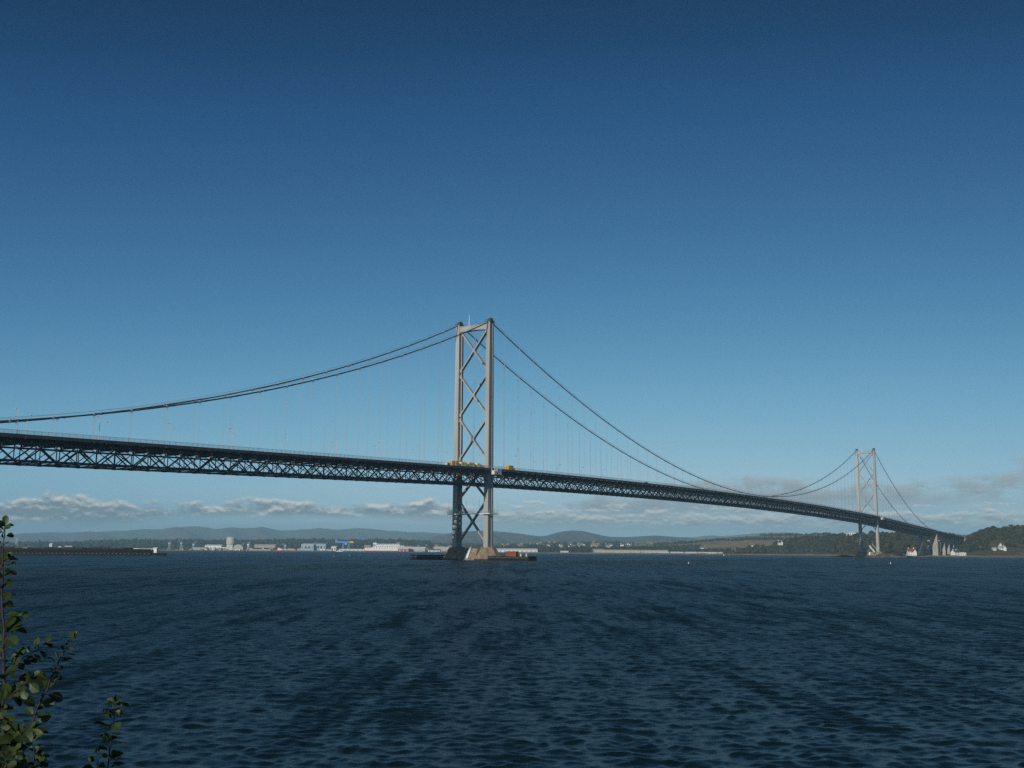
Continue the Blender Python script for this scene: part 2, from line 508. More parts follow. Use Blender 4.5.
# ---- side towers (the near one stands outside the picture)
def side_tower(s, gz):
    t = sub('side_tower', bridge, (s + 4, 0, 0))
    z1 = Zt(s) - 3.5
    for sd in (-1, 1):
        m = MB(); y = sd * HW
        m.taper((-7.5, 6.0, y - 4.6, y + 4.6), (-3.4, 4.2, y - 3.4, y + 3.4), gz, z1)
        m.build('pillar', M['concrete_pale'], t)
    m = MB(); m.box(-3.2, 4.0, -HW + 3.4, HW - 3.4, z1 - 5, z1 - .01); m.build('cross_beam', M['concrete_pale'], t)
    return t


side_tower(-SIDE - 8, -1.0)
side_tower(SPAN + SIDE, 0.5)

# ---- approach viaduct
AV0, AV1 = SPAN + SIDE + 8.5, SPAN + SIDE + 268
av = thing('approach_viaduct', 'road viaduct on concrete columns joining the bridge to the right hillside', 'viaduct', (T1[0], T1[1], 0), ROTB)
m = MB(); q = list(np.linspace(AV0, AV1, 20))
m.sweep([[(s, -17, Zt(s) - 1.3), (s, 17, Zt(s) - 1.3), (s, 17, Zt(s)), (s, -17, Zt(s))] for s in q])
m.build('deck', M['footway'], av)
for y in (-8.5, 8.5):
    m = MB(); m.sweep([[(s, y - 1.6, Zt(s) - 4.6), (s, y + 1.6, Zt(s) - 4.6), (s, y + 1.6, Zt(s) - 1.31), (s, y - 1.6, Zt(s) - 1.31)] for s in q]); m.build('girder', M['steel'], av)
for sd in (-1, 1):
    m = MB()
    for h, r in ((1.3, .12), (.85, .06), (.45, .06)):
        m.sweep([[(s, sd * 16.8 - r / 2, Zt(s) + h - r / 2), (s, sd * 16.8 + r / 2, Zt(s) + h - r / 2), (s, sd * 16.8 + r / 2, Zt(s) + h + r / 2), (s, sd * 16.8 - r / 2, Zt(s) + h + r / 2)] for s in q])
    for a in np.arange(AV0, AV1, 4):
        m.bar((a, sd * 16.8, Zt(a)), (a, sd * 16.8, Zt(a) + 1.3), .1, .1, up=(1, 0, 0))
    m.build('railing', M['rail'], av)
for i, s in enumerate((AV0 + 44, AV0 + 88, AV0 + 132, AV0 + 176, AV0 + 218)):
    for y in (-8.5, 8.5):
        m = MB(); m.taper((s - 2.3, s + 2.3, y - 2.6, y + 2.6), (s - 1.7, s + 1.7, y - 2.1, y + 2.1), 0.5, Zt(s) - 4.61); m.build('column', M['concrete_pale'], av)
m = MB(); m.taper((AV1 - 2, AV1 + 20, -19, 19), (AV1 - .5, AV1 + 20, -17.5, 17.5), 8, Zt(AV1) + .8); m.build('abutment', M['concrete_pale'], av)

# ---- tower foundations
def make_pier(name, label, s, zt, extra):
    p = thing(name, label, 'pier', BW(s, 0, 0), ROTB)
    for sd in (-1, 1):
        m = MB(); y = sd * HW; ring = []
        for z, r in ((-1.5, 10.6), (0.9, 9.9), (1.0, 9.6), (zt - .5, 5.1), (zt, 5.0)):
            ring.append([(r * .95 * math.cos(2 * pi * (k + .5) / 8), y + r * math.sin(2 * pi * (k + .5) / 8), z) for k in range(8)])
        m.sweep(ring); m.build('footing', M['concrete'], p)
    m = MB(); ya = HW - 5
    m.sweep([[(-7.2, y, -1.5), (7.2, y, -1.5), (7.0, y, 1.0), (3.6, y, zt - .8), (-3.6, y, zt - .8), (-7.0, y, 1.0)] for y in (-ya, ya)])
    m.build('linking_wall', M['concrete'], p)
    m = MB(); y = -1.2                            # stair up the sloping face (bridge side toward the near shore)
    m.bar((-7.6, y, 1.0), (-4.0, y, zt - .4), 1.5, .35)
    for o_ in (-.75, .75):
        m.bar((-7.6, y + o_, 2.1), (-4.0, y + o_, zt + .7), .1, .1)
    for k in range(6):
        a = k / 5
        for o_ in (-.75, .75):
            m.bar((-7.6 + 3.6 * a, y + o_, 1.0 + (zt - 1.4) * a), (-7.6 + 3.6 * a, y + o_, 2.1 + (zt - 1.4) * a), .1, .1, up=(1, 0, 0))
    m.build('stair', M['white'], p)
    m = MB()
    for sd in (-1, 1):
        y = sd * HW; r = 9.98
        rr = []
        for z, k_ in ((-.4, 10.3), (0.75, 9.98 + .06)):
            rr.append([(k_ * .955 * math.cos(2 * pi * (k + .5) / 8), y + k_ * 1.004 * math.sin(2 * pi * (k + .5) / 8), z) for k in range(8)])
        m.sweep(rr)
    m.build('tide_band', M['weed'], p)
    return p


make_pier('bridge_pier', 'brown concrete pier with sloping faces under the near tower', 0, 8.0, True)
make_pier('bridge_pier', 'concrete pier on shore rocks under the far tower', SPAN, 8.0, False)

# ---- fender jetties beside the near pier
def jetty(name, label, w0, w1, s0, s1, z, fence):
    t = thing(name, label, 'jetty', BW((s0 + s1) / 2, (w0 + w1) / 2, 0), ROTB)
    L, B = abs(w1 - w0) / 2, (s1 - s0) / 2
    m = MB(); m.box(-B, B, -L, L, z - .55, z); m.build('deck', M['timber_pale'] if not fence else M['timber'], t)
    for x in (-B + .5, B - .5):
        for y in np.linspace(-L + .5, L - .5, 7):
            mm = MB(); mm.tube([(x, y, -1.6), (x, y, z - .56)], .45, 8); mm.build('pile', M['timber'], t)
    m = MB()                                      # close vertical fender boards down to the water
    for x in (-B - .2, B + .2):
        for k, y in enumerate(np.arange(-L, L - .3, .62)):
            m.box(x - .12, x + .12, y, y + .58, -1.0, z + (.1 if fence else -.1) + .12 * math.sin(k * 1.7))
    for y in (-L - .2, L + .2):
        for k, x in enumerate(np.arange(-B, B - .3, .62)):
            m.box(x, x + .58, y - .12, y + .12, -1.0, z + .1 + .1 * math.sin(k * 2.1))
    m.build('fender_boards', M['timber'], t)
    m = MB()
    for x in (-B - .45, B + .45): m.box(x - .12, x + .12, -L, L, z - 1.1, z - .7)
    m.build('waling', M['timber_pale'], t)
    return t


jetty('fender_jetty', 'low black timber jetty left of the near tower pier', -19.5, -41, -10, 0, 2.9, True)
jetty('fender_jetty', 'low timber jetty with red container right of the near tower pier', 20, 48.5, -12, -3, 2.6, False)

# red container standing on the right jetty
def container(name, label, cat, loc, rz, m1, L=6.1, W=2.5, H=2.7, group=None):
    t = thing(name, label, cat, loc, rz, group)
    m = MB(); poly = []
    n = 18
    for k in range(n + 1):
        x = -L / 2 + L * k / n; poly.append((x, -W / 2 + (.07 if k % 2 else 0)))
    for k in range(n + 1):
        x = L / 2 - L * k / n; poly.append((x, W / 2 - (.07 if k % 2 else 0)))
    m.sweep([[(x, y, .15) for x, y in poly], [(x, y, H - .1) for x, y in poly]])
    m.build('corrugated_wall', m1, t)
    m = MB()
    for x in (-L / 2, L / 2):
        for y in (-W / 2, W / 2): m.box(x - .09, x + .09, y - .09, y + .09, 0, H)
    for y in (-W / 2, W / 2):
        m.box(-L / 2 + .09, L / 2 - .09, y - .08, y + .08, 0, .18); m.box(-L / 2 + .09, L / 2 - .09, y - .08, y + .08, H - .18, H)
    m.build('frame', m1, t)
    m = MB(); m.box(L / 2 + .005, L / 2 + .05, -W / 2 + .1, -.02, .2, H - .2); m.box(L / 2 + .005, L / 2 + .05, .02, W / 2 - .1, .2, H - .2)
    m.build('door', m1, t)
    return t


p = BW(-8.5, 35, 2.6)
container('site_container', 'red container on the timber jetty beside the near tower', 'container', p, ROTB + pi / 2, M['rust_red'], L=7.0, W=2.7, H=3.0)
for k, w in enumerate((42.5, 46.5)):
    t = thing('mooring_bollard', 'white mooring post at the end of the right timber jetty' if k else 'white mooring post midway on the right timber jetty', 'bollard', BW(-10.8, w, 2.6), ROTB, 'mooring posts on the jetty')
    m = MB(); m.tube([(0, 0, 0), (0, 0, .1), (0, 0, .2), (0, 0, 1.0), (0, 0, 1.1), (0, 0, 1.5)], [.7, .7, .42, .4, .65, .62], 12); m.build('post', M['white2'], t, smooth=True)

# ---- suspended walkway round the near tower's legs
t = thing('access_platform', 'pale walkway platform hung round both legs of the near tower below deck', 'platform', BW(0, 0, 0), ROTB)
zz = 29.0
m = MB()
for sd in (-1, 1):
    y = sd * HW
    for (x0, x1, y0, y1) in ((-5.2, -3.4, y - 4.2, y + 4.2), (3.4, 5.2, y - 4.2, y + 4.2), (-3.4, 3.4, y - 4.2, y - 2.6), (-3.4, 3.4, y + 2.6, y + 4.2)):
        m.box(x0, x1, y0, y1, zz - .5, zz)
m.box(-4.9, -3.5, -HW + 4.2, HW - 4.2, zz - .5, zz - .01)
m.build('walkway', M['white'], t)
m = MB()
for sd in (-1, 1):
    y = sd * HW
    pts = [(-5.1, y - 4.1), (5.1, y - 4.1), (5.1, y + 4.1), (-5.1, y + 4.1)]
    for i in range(4):
        a = np.array(pts[i]); b = np.array(pts[(i + 1) % 4])
        for h in (1.15, .6, 1.9):
            m.bar((*a, zz + h), (*b, zz + h), .09, .09)
        for k in range(5):
            c = a + (b - a) * k / 5
            m.bar((*c, zz), (*c, zz + 1.9), .09, .09, up=(1, 0, 0))
for h in (1.15, .6):
    for x in (-4.85, -3.55): m.bar((x, -HW + 4.2, zz + h), (x, HW - 4.2, zz + h), .08, .08)
m.build('guard_rail', M['crane_grey'], t)
for sd in (-1, 1):
    m = MB()
    for x in (-4.6, 4.6):
        for y in (-3.9, 3.9): m.tube([(x, sd * HW + y, zz + 1.9), (x, sd * HW + y, zz + 9)], .05, 4)
    m.build('hanging_rope', M['hanger'], t)

# ---- grey maintenance cradles beside the towers
def cradle(s, label):
    t = thing('maintenance_cradle', label, 'cradle', BW(s, 18.6, Zt(s) - 4.2), ROTB)
    m = MB(); m.box(-3.6, 3.6, -1.1, 1.1, 0, .18); m.build('floor', M['crane_grey'], t)
    m = MB()
    for x in (-3.6, -1.2, 1.2, 3.6):
        for y in (-1.1, 1.1): m.bar((x, y, 0.18), (x, y, 4.6 if abs(x) > 2 else 1.5), .4, .4, up=(1, 0, 0))
    for y in (-1.1, 1.1):
        for z in (.8, 1.5): m.bar((-3.6, y, z), (3.6, y, z), .14, .14)
        m.bar((-3.6, y, 4.6), (-1.2, y, 1.5), .2, .2); m.bar((3.6, y, 4.6), (1.2, y, 1.5), .2, .2)
    m.build('frame', M['crane_grey'], t)
    m = MB(); m.box(-3.74, -3.66, -1.1, 1.1, .2, 2.6); m.box(-3.6, -1.6, -1.25, -1.15, .2, 2.4); m.box(-.3, -.2, -1.1, 1.1, 1.6, 3.4); m.box(1.5, 3.6, -1.05, -.95, .2, 1.8); m.build('screen', M['white2'], t)  # end and middle panels added facing the sun so the cradle reads pale
    return t


cradle(-1.5, 'pale grey work cradle hung on the railing beside the near tower')
cradle(SPAN + 4, 'small pale work cradle hung on the railing beside the far tower')

# white gangway leaning at the foot of the far tower
t = thing('gangway', 'white sloping gangway at the foot of the far tower', 'gangway', BW(SPAN - 6, 8, 0), ROTB)
m = MB(); a = np.array((-3, 9.5, 20.5)); b = np.array((-3, -1.0, 7.0))
m.bar(a, b, 2.0, .8); m.build('ramp', M['white'], t)
m = MB()
for o_ in (-.95, .95):
    m.bar(a + (o_, 0, 1.6), b + (o_, 0, 1.6), .2, .2)
    for k in range(8):
        c = a + (b - a) * k / 7; m.bar(c + (o_, 0, .3), c + (o_, 0, 1.6), .16, .16, up=(1, 0, 0))
m.build('rail', M['white'], t)
m = MB(); m.bar((-3, 9.3, 20.2), (-3, 9.3, 7.2), .6, .6, up=(1, 0, 0)); m.bar((-3, 4, 13), (-3, 9.3, 8), .35, .35); m.build('support', M['crane_grey'], t)

# ------------------------------------------------------------------ lamp posts on the deck
lp = thing('lamp_post', '', 'lamp post')
m = MB(); m.tube([(0, 0, 0), (0, 0, 1.2), (0, 0, 1.25), (0, 0, 10.4)], [.2, .2, .13, .085], 8); m.tube([(0, 0, 10.35), (0, .5, 10.75), (0, 1.6, 10.85)], .06, 6); m.build('pole', M['rail'], lp)
m = MB(); m.taper((-.3, .3, 1.2, 2.5), (-.2, .2, 1.3, 2.4), 10.7, 10.98); m.build('lamp_head', M['crane_grey'], lp)
used = []
lamp_lab_n = 'slender lamp post along the near edge of the bridge deck'
lamp_lab_f = 'slender lamp post along the far edge of the bridge deck'
for w, off, rz, lab in ((10.6, -325, 0, lamp_lab_n), (-10.6, -307, pi, lamp_lab_f)):
    for k in range(0, 41):
        s = off + 36.3 * k
        if s > 1250 or abs(s) < 6 or abs(s - SPAN) < 6: continue
        place(lp, used, BW(s, w, Zt(s) - .55), ROTB + rz, lab, 'lamp posts along the bridge deck')

# ------------------------------------------------------------------ lorries on the deck
def lorry(label, px, body, L=8.6, H=4.5, w=7.4, cabmat=None, back=False):
    s = s_at(px, 464, w)
    t = thing('lorry', label, 'lorry', BW(s, w, Zt(s) - .61), ROTB + (pi if back else 0), 'works lorries by the near tower')
    m = MB(); m.box(-L / 2, L / 2 - 2.2, -1.25, 1.25, 1.15, H)
    for x in np.arange(-L / 2 + .4, L / 2 - 2.3, .9):
        m.box(x, x + .1, -1.29, 1.29, 1.2, H - .08)
    m.build('cargo_box', body, t)
    m = MB(); m.prism([(L / 2 - 2.1, .7), (L / 2, .7), (L / 2, 1.9), (L / 2 - .35, 3.1), (L / 2 - 2.1, 3.2)], -1.2, 1.2); c = m.build('cab', cabmat or body, t)
    m = MB(); m.add([(L / 2 + .01, -1.05, 1.95), (L / 2 + .01, 1.05, 1.95), (L / 2 - .31, 1.05, 3.0), (L / 2 - .31, -1.05, 3.0)], [(0, 1, 2, 3)])
    for y in (-1.21, 1.21): m.add([(L / 2 - 1.5, y, 1.95), (L / 2 - .25, y, 1.95), (L / 2 - .55, y, 2.9), (L / 2 - 1.5, y, 2.9)], [(0, 1, 2, 3)])
    m.build('cab_window', M['win'], c)
    m = MB(); m.box(-L / 2, L / 2 - .2, -.5, .5, .7, 1.1); m.build('chassis', M['dark_grey'], t)
    for x in (-L / 2 + 1.3, -L / 2 + 2.5, L / 2 - 1.1):
        for y in (-1.0, 1.0):
            m = MB(); m.tube([(x, y - .18, .5), (x, y + .18, .5)], .5, 14); m.build('wheel', M['tyre'], t)
    return t


lorry('orange box lorry in front of the left leg of the near tower', 454.6, M['orange'], H=4.1, L=8.6)
lorry('pale yellow lorry just right of the near tower\'s left leg', 463.7, M['lemon'], H=3.8, L=7.6)
lorry('yellow lorry midway between the near tower\'s legs', 471.4, M['yellow'], H=3.9, L=8.0)
lorry('short pale yellow lorry just left of the near tower\'s right leg', 478.4, M['lemon'], H=3.7, L=5.6)
lorry('lone orange lorry right of the near tower, apart from the others', 510.4, M['orange'], H=4.7, L=8.0, w=3.6)


def car(label, px, w, body, van=False):
    s = s_at(px, 466, w)
    t = thing('parked_van' if van else 'car', label, 'van' if van else 'car', BW(s, w, Zt(s) - .61), ROTB)
    H = 2.5 if van else 1.5
    m = MB(); m.prism([(-2.3, .35), (2.3, .35), (2.3, .95), (1.3, 1.05), (.6, H), (-2.2 if van else -1.7, H), (-2.3, .95)], -.9, .9); b = m.build('body', body, t)
    m = MB()
    for y in (-.91, .91): m.add([(-1.4, y, 1.05), (1.0, y, 1.1), (.5, y, H - .12), (-1.4, y, H - .12)], [(0, 1, 2, 3)])
    m.build('window', M['win'], t)
    for x in (-1.4, 1.4):
        for y in (-.82, .82):
            m = MB(); m.tube([(x, y - .1, .33), (x, y + .1, .33)], .33, 12); m.build('wheel', M['tyre'], t)


car('white van ahead of the orange lorry beside the near tower', 448.0, 10.2, M['white'], True)
car('dark van alone on the main span right of the near tower', 646.5, 8.0, M['dark_grey'], True)
car('dark van on the deck just left of the far tower', 842.5, 8.0, M['dark_grey'], True)

# ------------------------------------------------------------------ land
def interp(ctrl, x):
    xs = [c[0] for c in ctrl]; ys = [c[1] for c in ctrl]
    return np.interp(x, xs, ys)


SHORE = [(-500, 4300), (0, 4200), (120, 4150), (250, 4050), (330, 3950), (420, 3850), (470, 3350), (540, 2950), (600, 2850), (660, 2750), (730, 2650), (800, 2480),
         (838, 2250), (850, 1950), (858, 1600), (868, 1515), (886, 1540), (900, 1700), (925, 1830), (950, 1870), (1024, 1930), (1150, 1960), (1500, 2000)]


def wob(x, k=1.0, seed=0):
    r = np.random.default_rng(seed); o = np.zeros_like(np.asarray(x, float))
    for i in range(8):
        o = o + math.pow(.62, i) * np.sin(np.asarray(x) * k * (1.75 ** i) + r.uniform(0, 6.28))
    return o


def grid_mesh(name, P, matl, smooth=True):
    """P: rows x cols x 3"""
    R, C = P.shape[:2]
    idx = np.arange(R * C).reshape(R, C)
    fs = np.stack([idx[:-1, :-1], idx[:-1, 1:], idx[1:, 1:], idx[1:, :-1]], -1).reshape(-1, 4)
    me = bpy.data.meshes.new(name)
    me.vertices.add(R * C); me.vertices.foreach_set('co', P.reshape(-1).astype(np.float32))
    me.loops.add(fs.size); me.loops.foreach_set('vertex_index', fs.reshape(-1).astype(np.int32))
    me.polygons.add(len(fs)); me.polygons.foreach_set('loop_start', np.arange(0, fs.size, 4, dtype=np.int32))
    me.update(calc_edges=True); me.validate()
    if smooth: me.polygons.foreach_set('use_smooth', [True] * len(me.polygons))
    me.materials.append(matl)
    o = bpy.data.objects.new(name, me); COL.objects.link(o)
    return o


pxs = np.linspace(-500, 1500, 700)
shoreY = interp(SHORE, pxs) + 6 * wob(pxs, .05, 3)
tx = np.array([gx(p, 1000.0) / 1000.0 for p in pxs])


def px_of(X, Y):
    return np.interp(X / Y, tx, pxs)


def shore_at(px):
    return np.interp(px, pxs, shoreY)


# beach, then the low land behind it
offs = [-14, 0, 8, 18, 34, 46]; zs = [-1.2, 0.05, .9, 2.0, 2.9, 3.0]
P = np.zeros((len(offs), len(pxs), 3))
for r, (o_, z) in enumerate(zip(offs, zs)):
    Y = shoreY + o_; P[r, :, 0] = tx * Y; P[r, :, 1] = Y; P[r, :, 2] = z + (.25 * wob(pxs, .3, 9 + r) if z > .5 else 0)
tag(grid_mesh('beach', P, M['sand']), kind='structure')
rows = [45] + list(np.geomspace(120, 19000, 30))
P = np.zeros((len(rows), len(pxs), 3))
for r, o_ in enumerate(rows):
    Y = shoreY + o_ if r < 20 else np.maximum(shoreY + o_, 0)
    P[r, :, 0] = tx * Y; P[r, :, 1] = Y; P[r, :, 2] = 2.9 + (0.5 * wob(pxs, .2, 30 + r) if r else 0)
tag(grid_mesh('low_land', P, M['grassland']), kind='structure')


class Ridge:
    def __init__(self, name, ctrl, Yc, Yf, back, matl, p=1.0, rough=0.0, cols=500, base=2.0, rows=26, n_k=.09, seed=1, z_off=0):
        self.ctrl = ctrl
        x0, x1 = ctrl[0][0], ctrl[-1][0]
        self.x0, self.x1 = x0, x1
        self.px = np.linspace(x0, x1, cols)
        self.Yc = interp(Yc, self.px) if isinstance(Yc, list) else np.full(cols, float(Yc))
        self.Yf = (interp(Yf, self.px) if isinstance(Yf, list) else (Yf(self.px) if callable(Yf) else np.full(cols, float(Yf))))
        py = interp(ctrl, self.px)
        self.H = np.array([at(a, b, y)[2] for a, b, y in zip(self.px, py, self.Yc)]) - z_off
        self.back = back; self.p = p; self.base = base; self.rough = rough; self.n_k = n_k; self.seed = seed
        self.tx = np.array([gx(a, 1000.0) / 1000 for a in self.px])
        u = np.concatenate([np.linspace(0, 1, rows), 1 + np.linspace(0, 1, 9)[1:]])
        P = np.zeros((len(u), cols, 3))
        for r, k in enumerate(u):
            Y = self.Yf + (self.Yc - self.Yf) * k if k <= 1 else self.Yc + (k - 1) * back
            P[r, :, 0] = self.tx * Y; P[r, :, 1] = Y; P[r, :, 2] = self._z(self.px, k)
        self.o = tag(grid_mesh(name, P, matl), kind='structure')

    def _z(self, px, k):
        H = np.interp(px, self.px, self.H)
        g = (np.clip(k, 0, 1) ** self.p); g = g * g * (3 - 2 * g) * .45 + g * .55
        n = self.rough * H * wob(np.asarray(px) + 37 * np.asarray(k), self.n_k, self.seed) * np.sin(pi * np.clip(k, 0, 1)) * .5
        dn = np.where(np.asarray(k) > 1, 1 - .75 * (np.clip(np.asarray(k) - 1, 0, 1)), 1.0)
        return self.base + (H - self.base) * g * dn + n

    def z(self, X, Y):
        px = px_of(X, Y)
        Yf = np.interp(px, self.px, self.Yf); Yc = np.interp(px, self.px, self.Yc)
        k = np.where(Y <= Yc, (Y - Yf) / (Yc - Yf), 1 + (Y - Yc) / self.back)
        return self._z(px, k)

    def P(self, px, k):
        Yf = np.interp(px, self.px, self.Yf); Yc = np.interp(px, self.px, self.Yc)
        Y = np.where(np.asarray(k) <= 1, Yf + (Yc - Yf) * k, Yc + (np.asarray(k) - 1) * self.back)
        return np.array([np.interp(px, self.px, self.tx) * Y, Y, self._z(px, k)])


MTN = [(-500, 530), (-380, 524), (-250, 531), (-120, 527), (-40, 534), (0, 536), (20, 533.5), (40, 532.3), (60, 532.5), (80, 532.8), (100, 531.5), (118, 531), (130, 530), (150, 529), (163, 529.8), (178, 527.5),
       (190, 525.8), (202, 527), (215, 529), (230, 527.2), (245, 528.6), (262, 527), (278, 530.2), (290, 530.5), (305, 529.2), (320, 528.4), (338, 529.6), (360, 528), (372, 528.8), (385, 531),
       (400, 532.4), (425, 532), (440, 533.5), (470, 535), (500, 537), (560, 538), (640, 537.5), (700, 537), (740, 535), (757, 532.8), (785, 532.5), (800, 534), (900, 536), (1024, 533), (1150, 530), (1300, 535), (1500, 531)]
MTN = [(x, y + .25 * math.sin(x * .21) + .2 * math.sin(x * .47 + 1)) for x, y in [(x, float(np.interp(x, [c[0] for c in MTN], [c[1] for c in MTN]))) for x in np.arange(-500, 1501, 6.0)]]
Ridge('far_mountains', MTN, 17000, 12000, 2500, M['mountain'], p=.8, rough=.22, n_k=.08, seed=5, rows=24)
HILL = [(395, 551), (420, 545), (432, 537), (450, 533), (465, 531.5), (480, 530.8), (495, 531.2), (510, 532.5), (525, 534.5), (540, 536.3), (547, 535.5), (556, 532.8), (565, 531), (572, 530.4), (582, 531.2), (595, 533.8),
        (608, 536.5), (625, 537.2), (640, 536.2), (655, 535.6), (672, 536.6), (690, 538), (710, 540), (740, 545), (780, 550)]
Ridge('far_hills', HILL, 10500, 7000, 2200, M['mountain'], p=.85, rough=.15, n_k=.1, seed=8)
# low ridge behind the dockyard and rolling ground with the town
LOW = [(-500, 541), (-100, 542), (0, 545), (30, 544), (60, 544), (100, 542.6), (130, 541.7), (200, 541.6), (250, 542.2), (300, 541), (350, 541.5), (400, 541.3), (440, 543), (480, 543.5), (520, 543), (560, 541.5), (600, 541.5),
       (640, 541.8), (680, 541.5), (720, 543), (760, 545), (820, 549)]
R_LOW = Ridge('low_hills', LOW, 6000, lambda p: shore_at(p) + 330, 1500, M['slope'], p=.9, rough=.05, seed=12, z_off=9)
FIELD = [(560, 551), (600, 547.5), (630, 545), (650, 543.6), (680, 541.6), (700, 539.8), (720, 537.9), (740, 536.6), (760, 535.7), (790, 535.2), (830, 534.4), (870, 533.5), (930, 534), (1000, 536), (1100, 545)]
R_FIELD = Ridge('farmland', FIELD, 4700, lambda p: np.maximum(shore_at(p) + 420, 2900), 1200, M['fields'], p=1.0, rough=.03, seed=15)
HEAD = [(690, 554), (715, 551.5), (735, 548.5), (748, 546), (760, 544.2), (775, 542), (790, 538.8), (805, 536.4), (818, 534.8), (832, 534), (848, 534), (862, 533.2), (876, 532.4), (890, 532.6), (905, 532),
        (922, 530.5), (936, 531), (948, 533), (958, 535.0), (968, 537.5), (985, 541), (1010, 547), (1040, 553)]
R_HEAD = Ridge('headland', HEAD, [(690, 3150), (800, 3000), (850, 2850), (900, 2550), (966, 2400), (1040, 2300)], lambda p: np.minimum(shore_at(p) + np.interp(p, [690, 850, 866, 900, 1040], [40, 60, 330, 130, 60]), 2700),
               500, M['slope'], p=.85, rough=.10, seed=21, n_k=.12, z_off=8)
RIGHT = [(940, 554), (952, 549), (960, 543), (966, 537), (972, 534.5), (980, 530.5), (988, 527.8), (996, 526), (1006, 525.2), (1016, 525), (1026, 523.8), (1060, 521), (1150, 515), (1250, 519), (1500, 512)]
R_RIGHT = Ridge('right_hill', RIGHT, [(940, 2140), (1000, 2280), (1500, 2350)], lambda p: shore_at(p) + 75, 600, M['slope'], p=.75, rough=.07, seed=25, n_k=.1, z_off=9)

# ------------------------------------------------------------------ far woods (each reads as one mass)
def ico(sub_):
    bm = bmesh.new(); bmesh.ops.create_icosphere(bm, subdivisions=sub_, radius=1.0)
    v = np.array([x.co[:] for x in bm.verts]); bm.verts.index_update(); f = np.array([[a.index for a in q.verts] for q in bm.faces]); bm.free()
    return v, f


ICO1 = ico(1); ICO2 = ico(2)


def crowns(name, pts, rad, matl, label, sub_=1, tall=.95, jag=.24):
    v, f = ICO1 if sub_ == 1 else ICO2
    n = len(pts); nv = len(v)
    pts = np.array(pts); rad = np.array(rad)
    base = v[None] * (1 + rng.normal(0, jag, (n, nv, 1)))
    sx = rad[:, None] * rng.uniform(.75, 1.25, (n, 2)); sz = rad * tall * rng.uniform(.75, 1.3, n)
    co = np.empty((n, nv, 3)); co[..., 0] = base[..., 0] * sx[:, :1]; co[..., 1] = base[..., 1] * sx[:, 1:]; co[..., 2] = base[..., 2] * sz[:, None]
    co += pts[:, None, :]; co[..., 2] += (sz * .75)[:, None]
    fs = (f[None] + (np.arange(n) * nv)[:, None, None]).reshape(-1, 3)
    me = bpy.data.meshes.new(name)
    me.vertices.add(n * nv); me.vertices.foreach_set('co', co.reshape(-1).astype(np.float32))
    me.loops.add(fs.size); me.loops.foreach_set('vertex_index', fs.reshape(-1).astype(np.int32))
    me.polygons.add(len(fs)); me.polygons.foreach_set('loop_start', np.arange(0, fs.size, 3, dtype=np.int32))
    me.update(calc_edges=True)
    a = me.attributes.new('tone', 'FLOAT', 'POINT')
    tone = np.clip(rng.normal(.42, .25, n), 0, 1)[:, None] + rng.normal(0, .12, (n, nv))
    a.data.foreach_set('value', np.clip(tone, 0, 1).reshape(-1).astype(np.float32))
    me.materials.append(matl)
    o = bpy.data.objects.new(name, me); COL.objects.link(o)
    return tag(o, label, 'woodland', kind='stuff')


def scatter(R, n, x0, x1, k0, k1, dens=None):
    out = []
    while len(out) < n:
        px = rng.uniform(x0, x1); k = rng.uniform(k0, k1)
        if dens is None or rng.uniform() < dens(px, k):
            out.append(R.P(px, k))
    return out


def patchy(a, b, seed, thr=0.0):
    r = np.random.default_rng(seed); ph = r.uniform(0, 6.28, 6)
    def fn(px, k):
        v_ = math.sin(px * a + ph[0] + 2 * math.sin(k * b + ph[1])) + math.sin(px * a * 2.3 + ph[2]) * .6 + math.sin(k * b * 2 + ph[3] + px * a * .7) * .7
        return 1.0 if v_ > thr else .12
    return fn


def clear(fn, zones, keep=0.0):
    def g(px, k):
        for a, b_, k0, k1 in zones:
            if a < px < b_ and k0 < k < k1 and rng.uniform() > keep: return 0.0
        return fn(px, k)
    return g


pts = scatter(R_HEAD, 4300, 722, 1000, .10, 1.12, clear(patchy(.11, 7, 3, .05), [(722, 775, .45, 1.2), (846, 863, .80, .99), (776, 785, .2, .62), (866, 935, 0, .16), (834, 868, .0, .42), (868, 945, .0, .62), (730, 738, 0, .4), (750, 755, .1, .6)], .10))
crowns('headland_wood', pts, rng.uniform(2.4, 6.0, len(pts)), M['wood_near'], 'dark wood covering the headland behind the far tower')
pts = scatter(R_RIGHT, 5600, 955, 1180, .12, 1.08, clear(patchy(.08, 8, 5, -.35), [(990, 1008, 0, .44), (955, 1180, 0, .2)]))
crowns('hillside_wood', pts, rng.uniform(2.2, 5.6, len(pts)), M['wood_near'], 'bushy wood covering the hill at the right edge')
pts = scatter(R_LOW, 5200, -200, 430, .80, 1.05) + scatter(R_LOW, 1500, -200, 430, .25, .8, patchy(.05, 6, 9, .2))
crowns('ridge_wood', pts, rng.uniform(6, 12.5, len(pts)), M['wood_far'], 'dark tree belt on the low ridge behind the dockyard')
pts = scatter(R_LOW, 2600, 430, 705, .03, .24, patchy(.045, 9, 14, .1)) + scatter(R_LOW, 1100, 430, 620, .3, 1.0, patchy(.04, 7, 15, .45)) + scatter(R_LOW, 300, 620, 720, .3, 1.0, patchy(.04, 7, 15, .3))
crowns('lowland_wood', pts, rng.uniform(3.5, 7.0, len(pts)), M['wood_far'], 'tree belts on the low ground behind the middle shore')
pts = []
for (x0, k0, x1, k1, n) in ((655, .72, 780, .66, 230), (640, .42, 700, .44, 110), (760, .97, 830, .95, 100), (600, .12, 720, .16, 200), (690, .12, 830, .14, 260)):
    for i in range(n):
        a = rng.uniform(); pts.append(R_FIELD.P(x0 + (x1 - x0) * a + rng.normal(0, 1.5), max(0.01, k0 + (k1 - k0) * a + rng.normal(0, .012))))
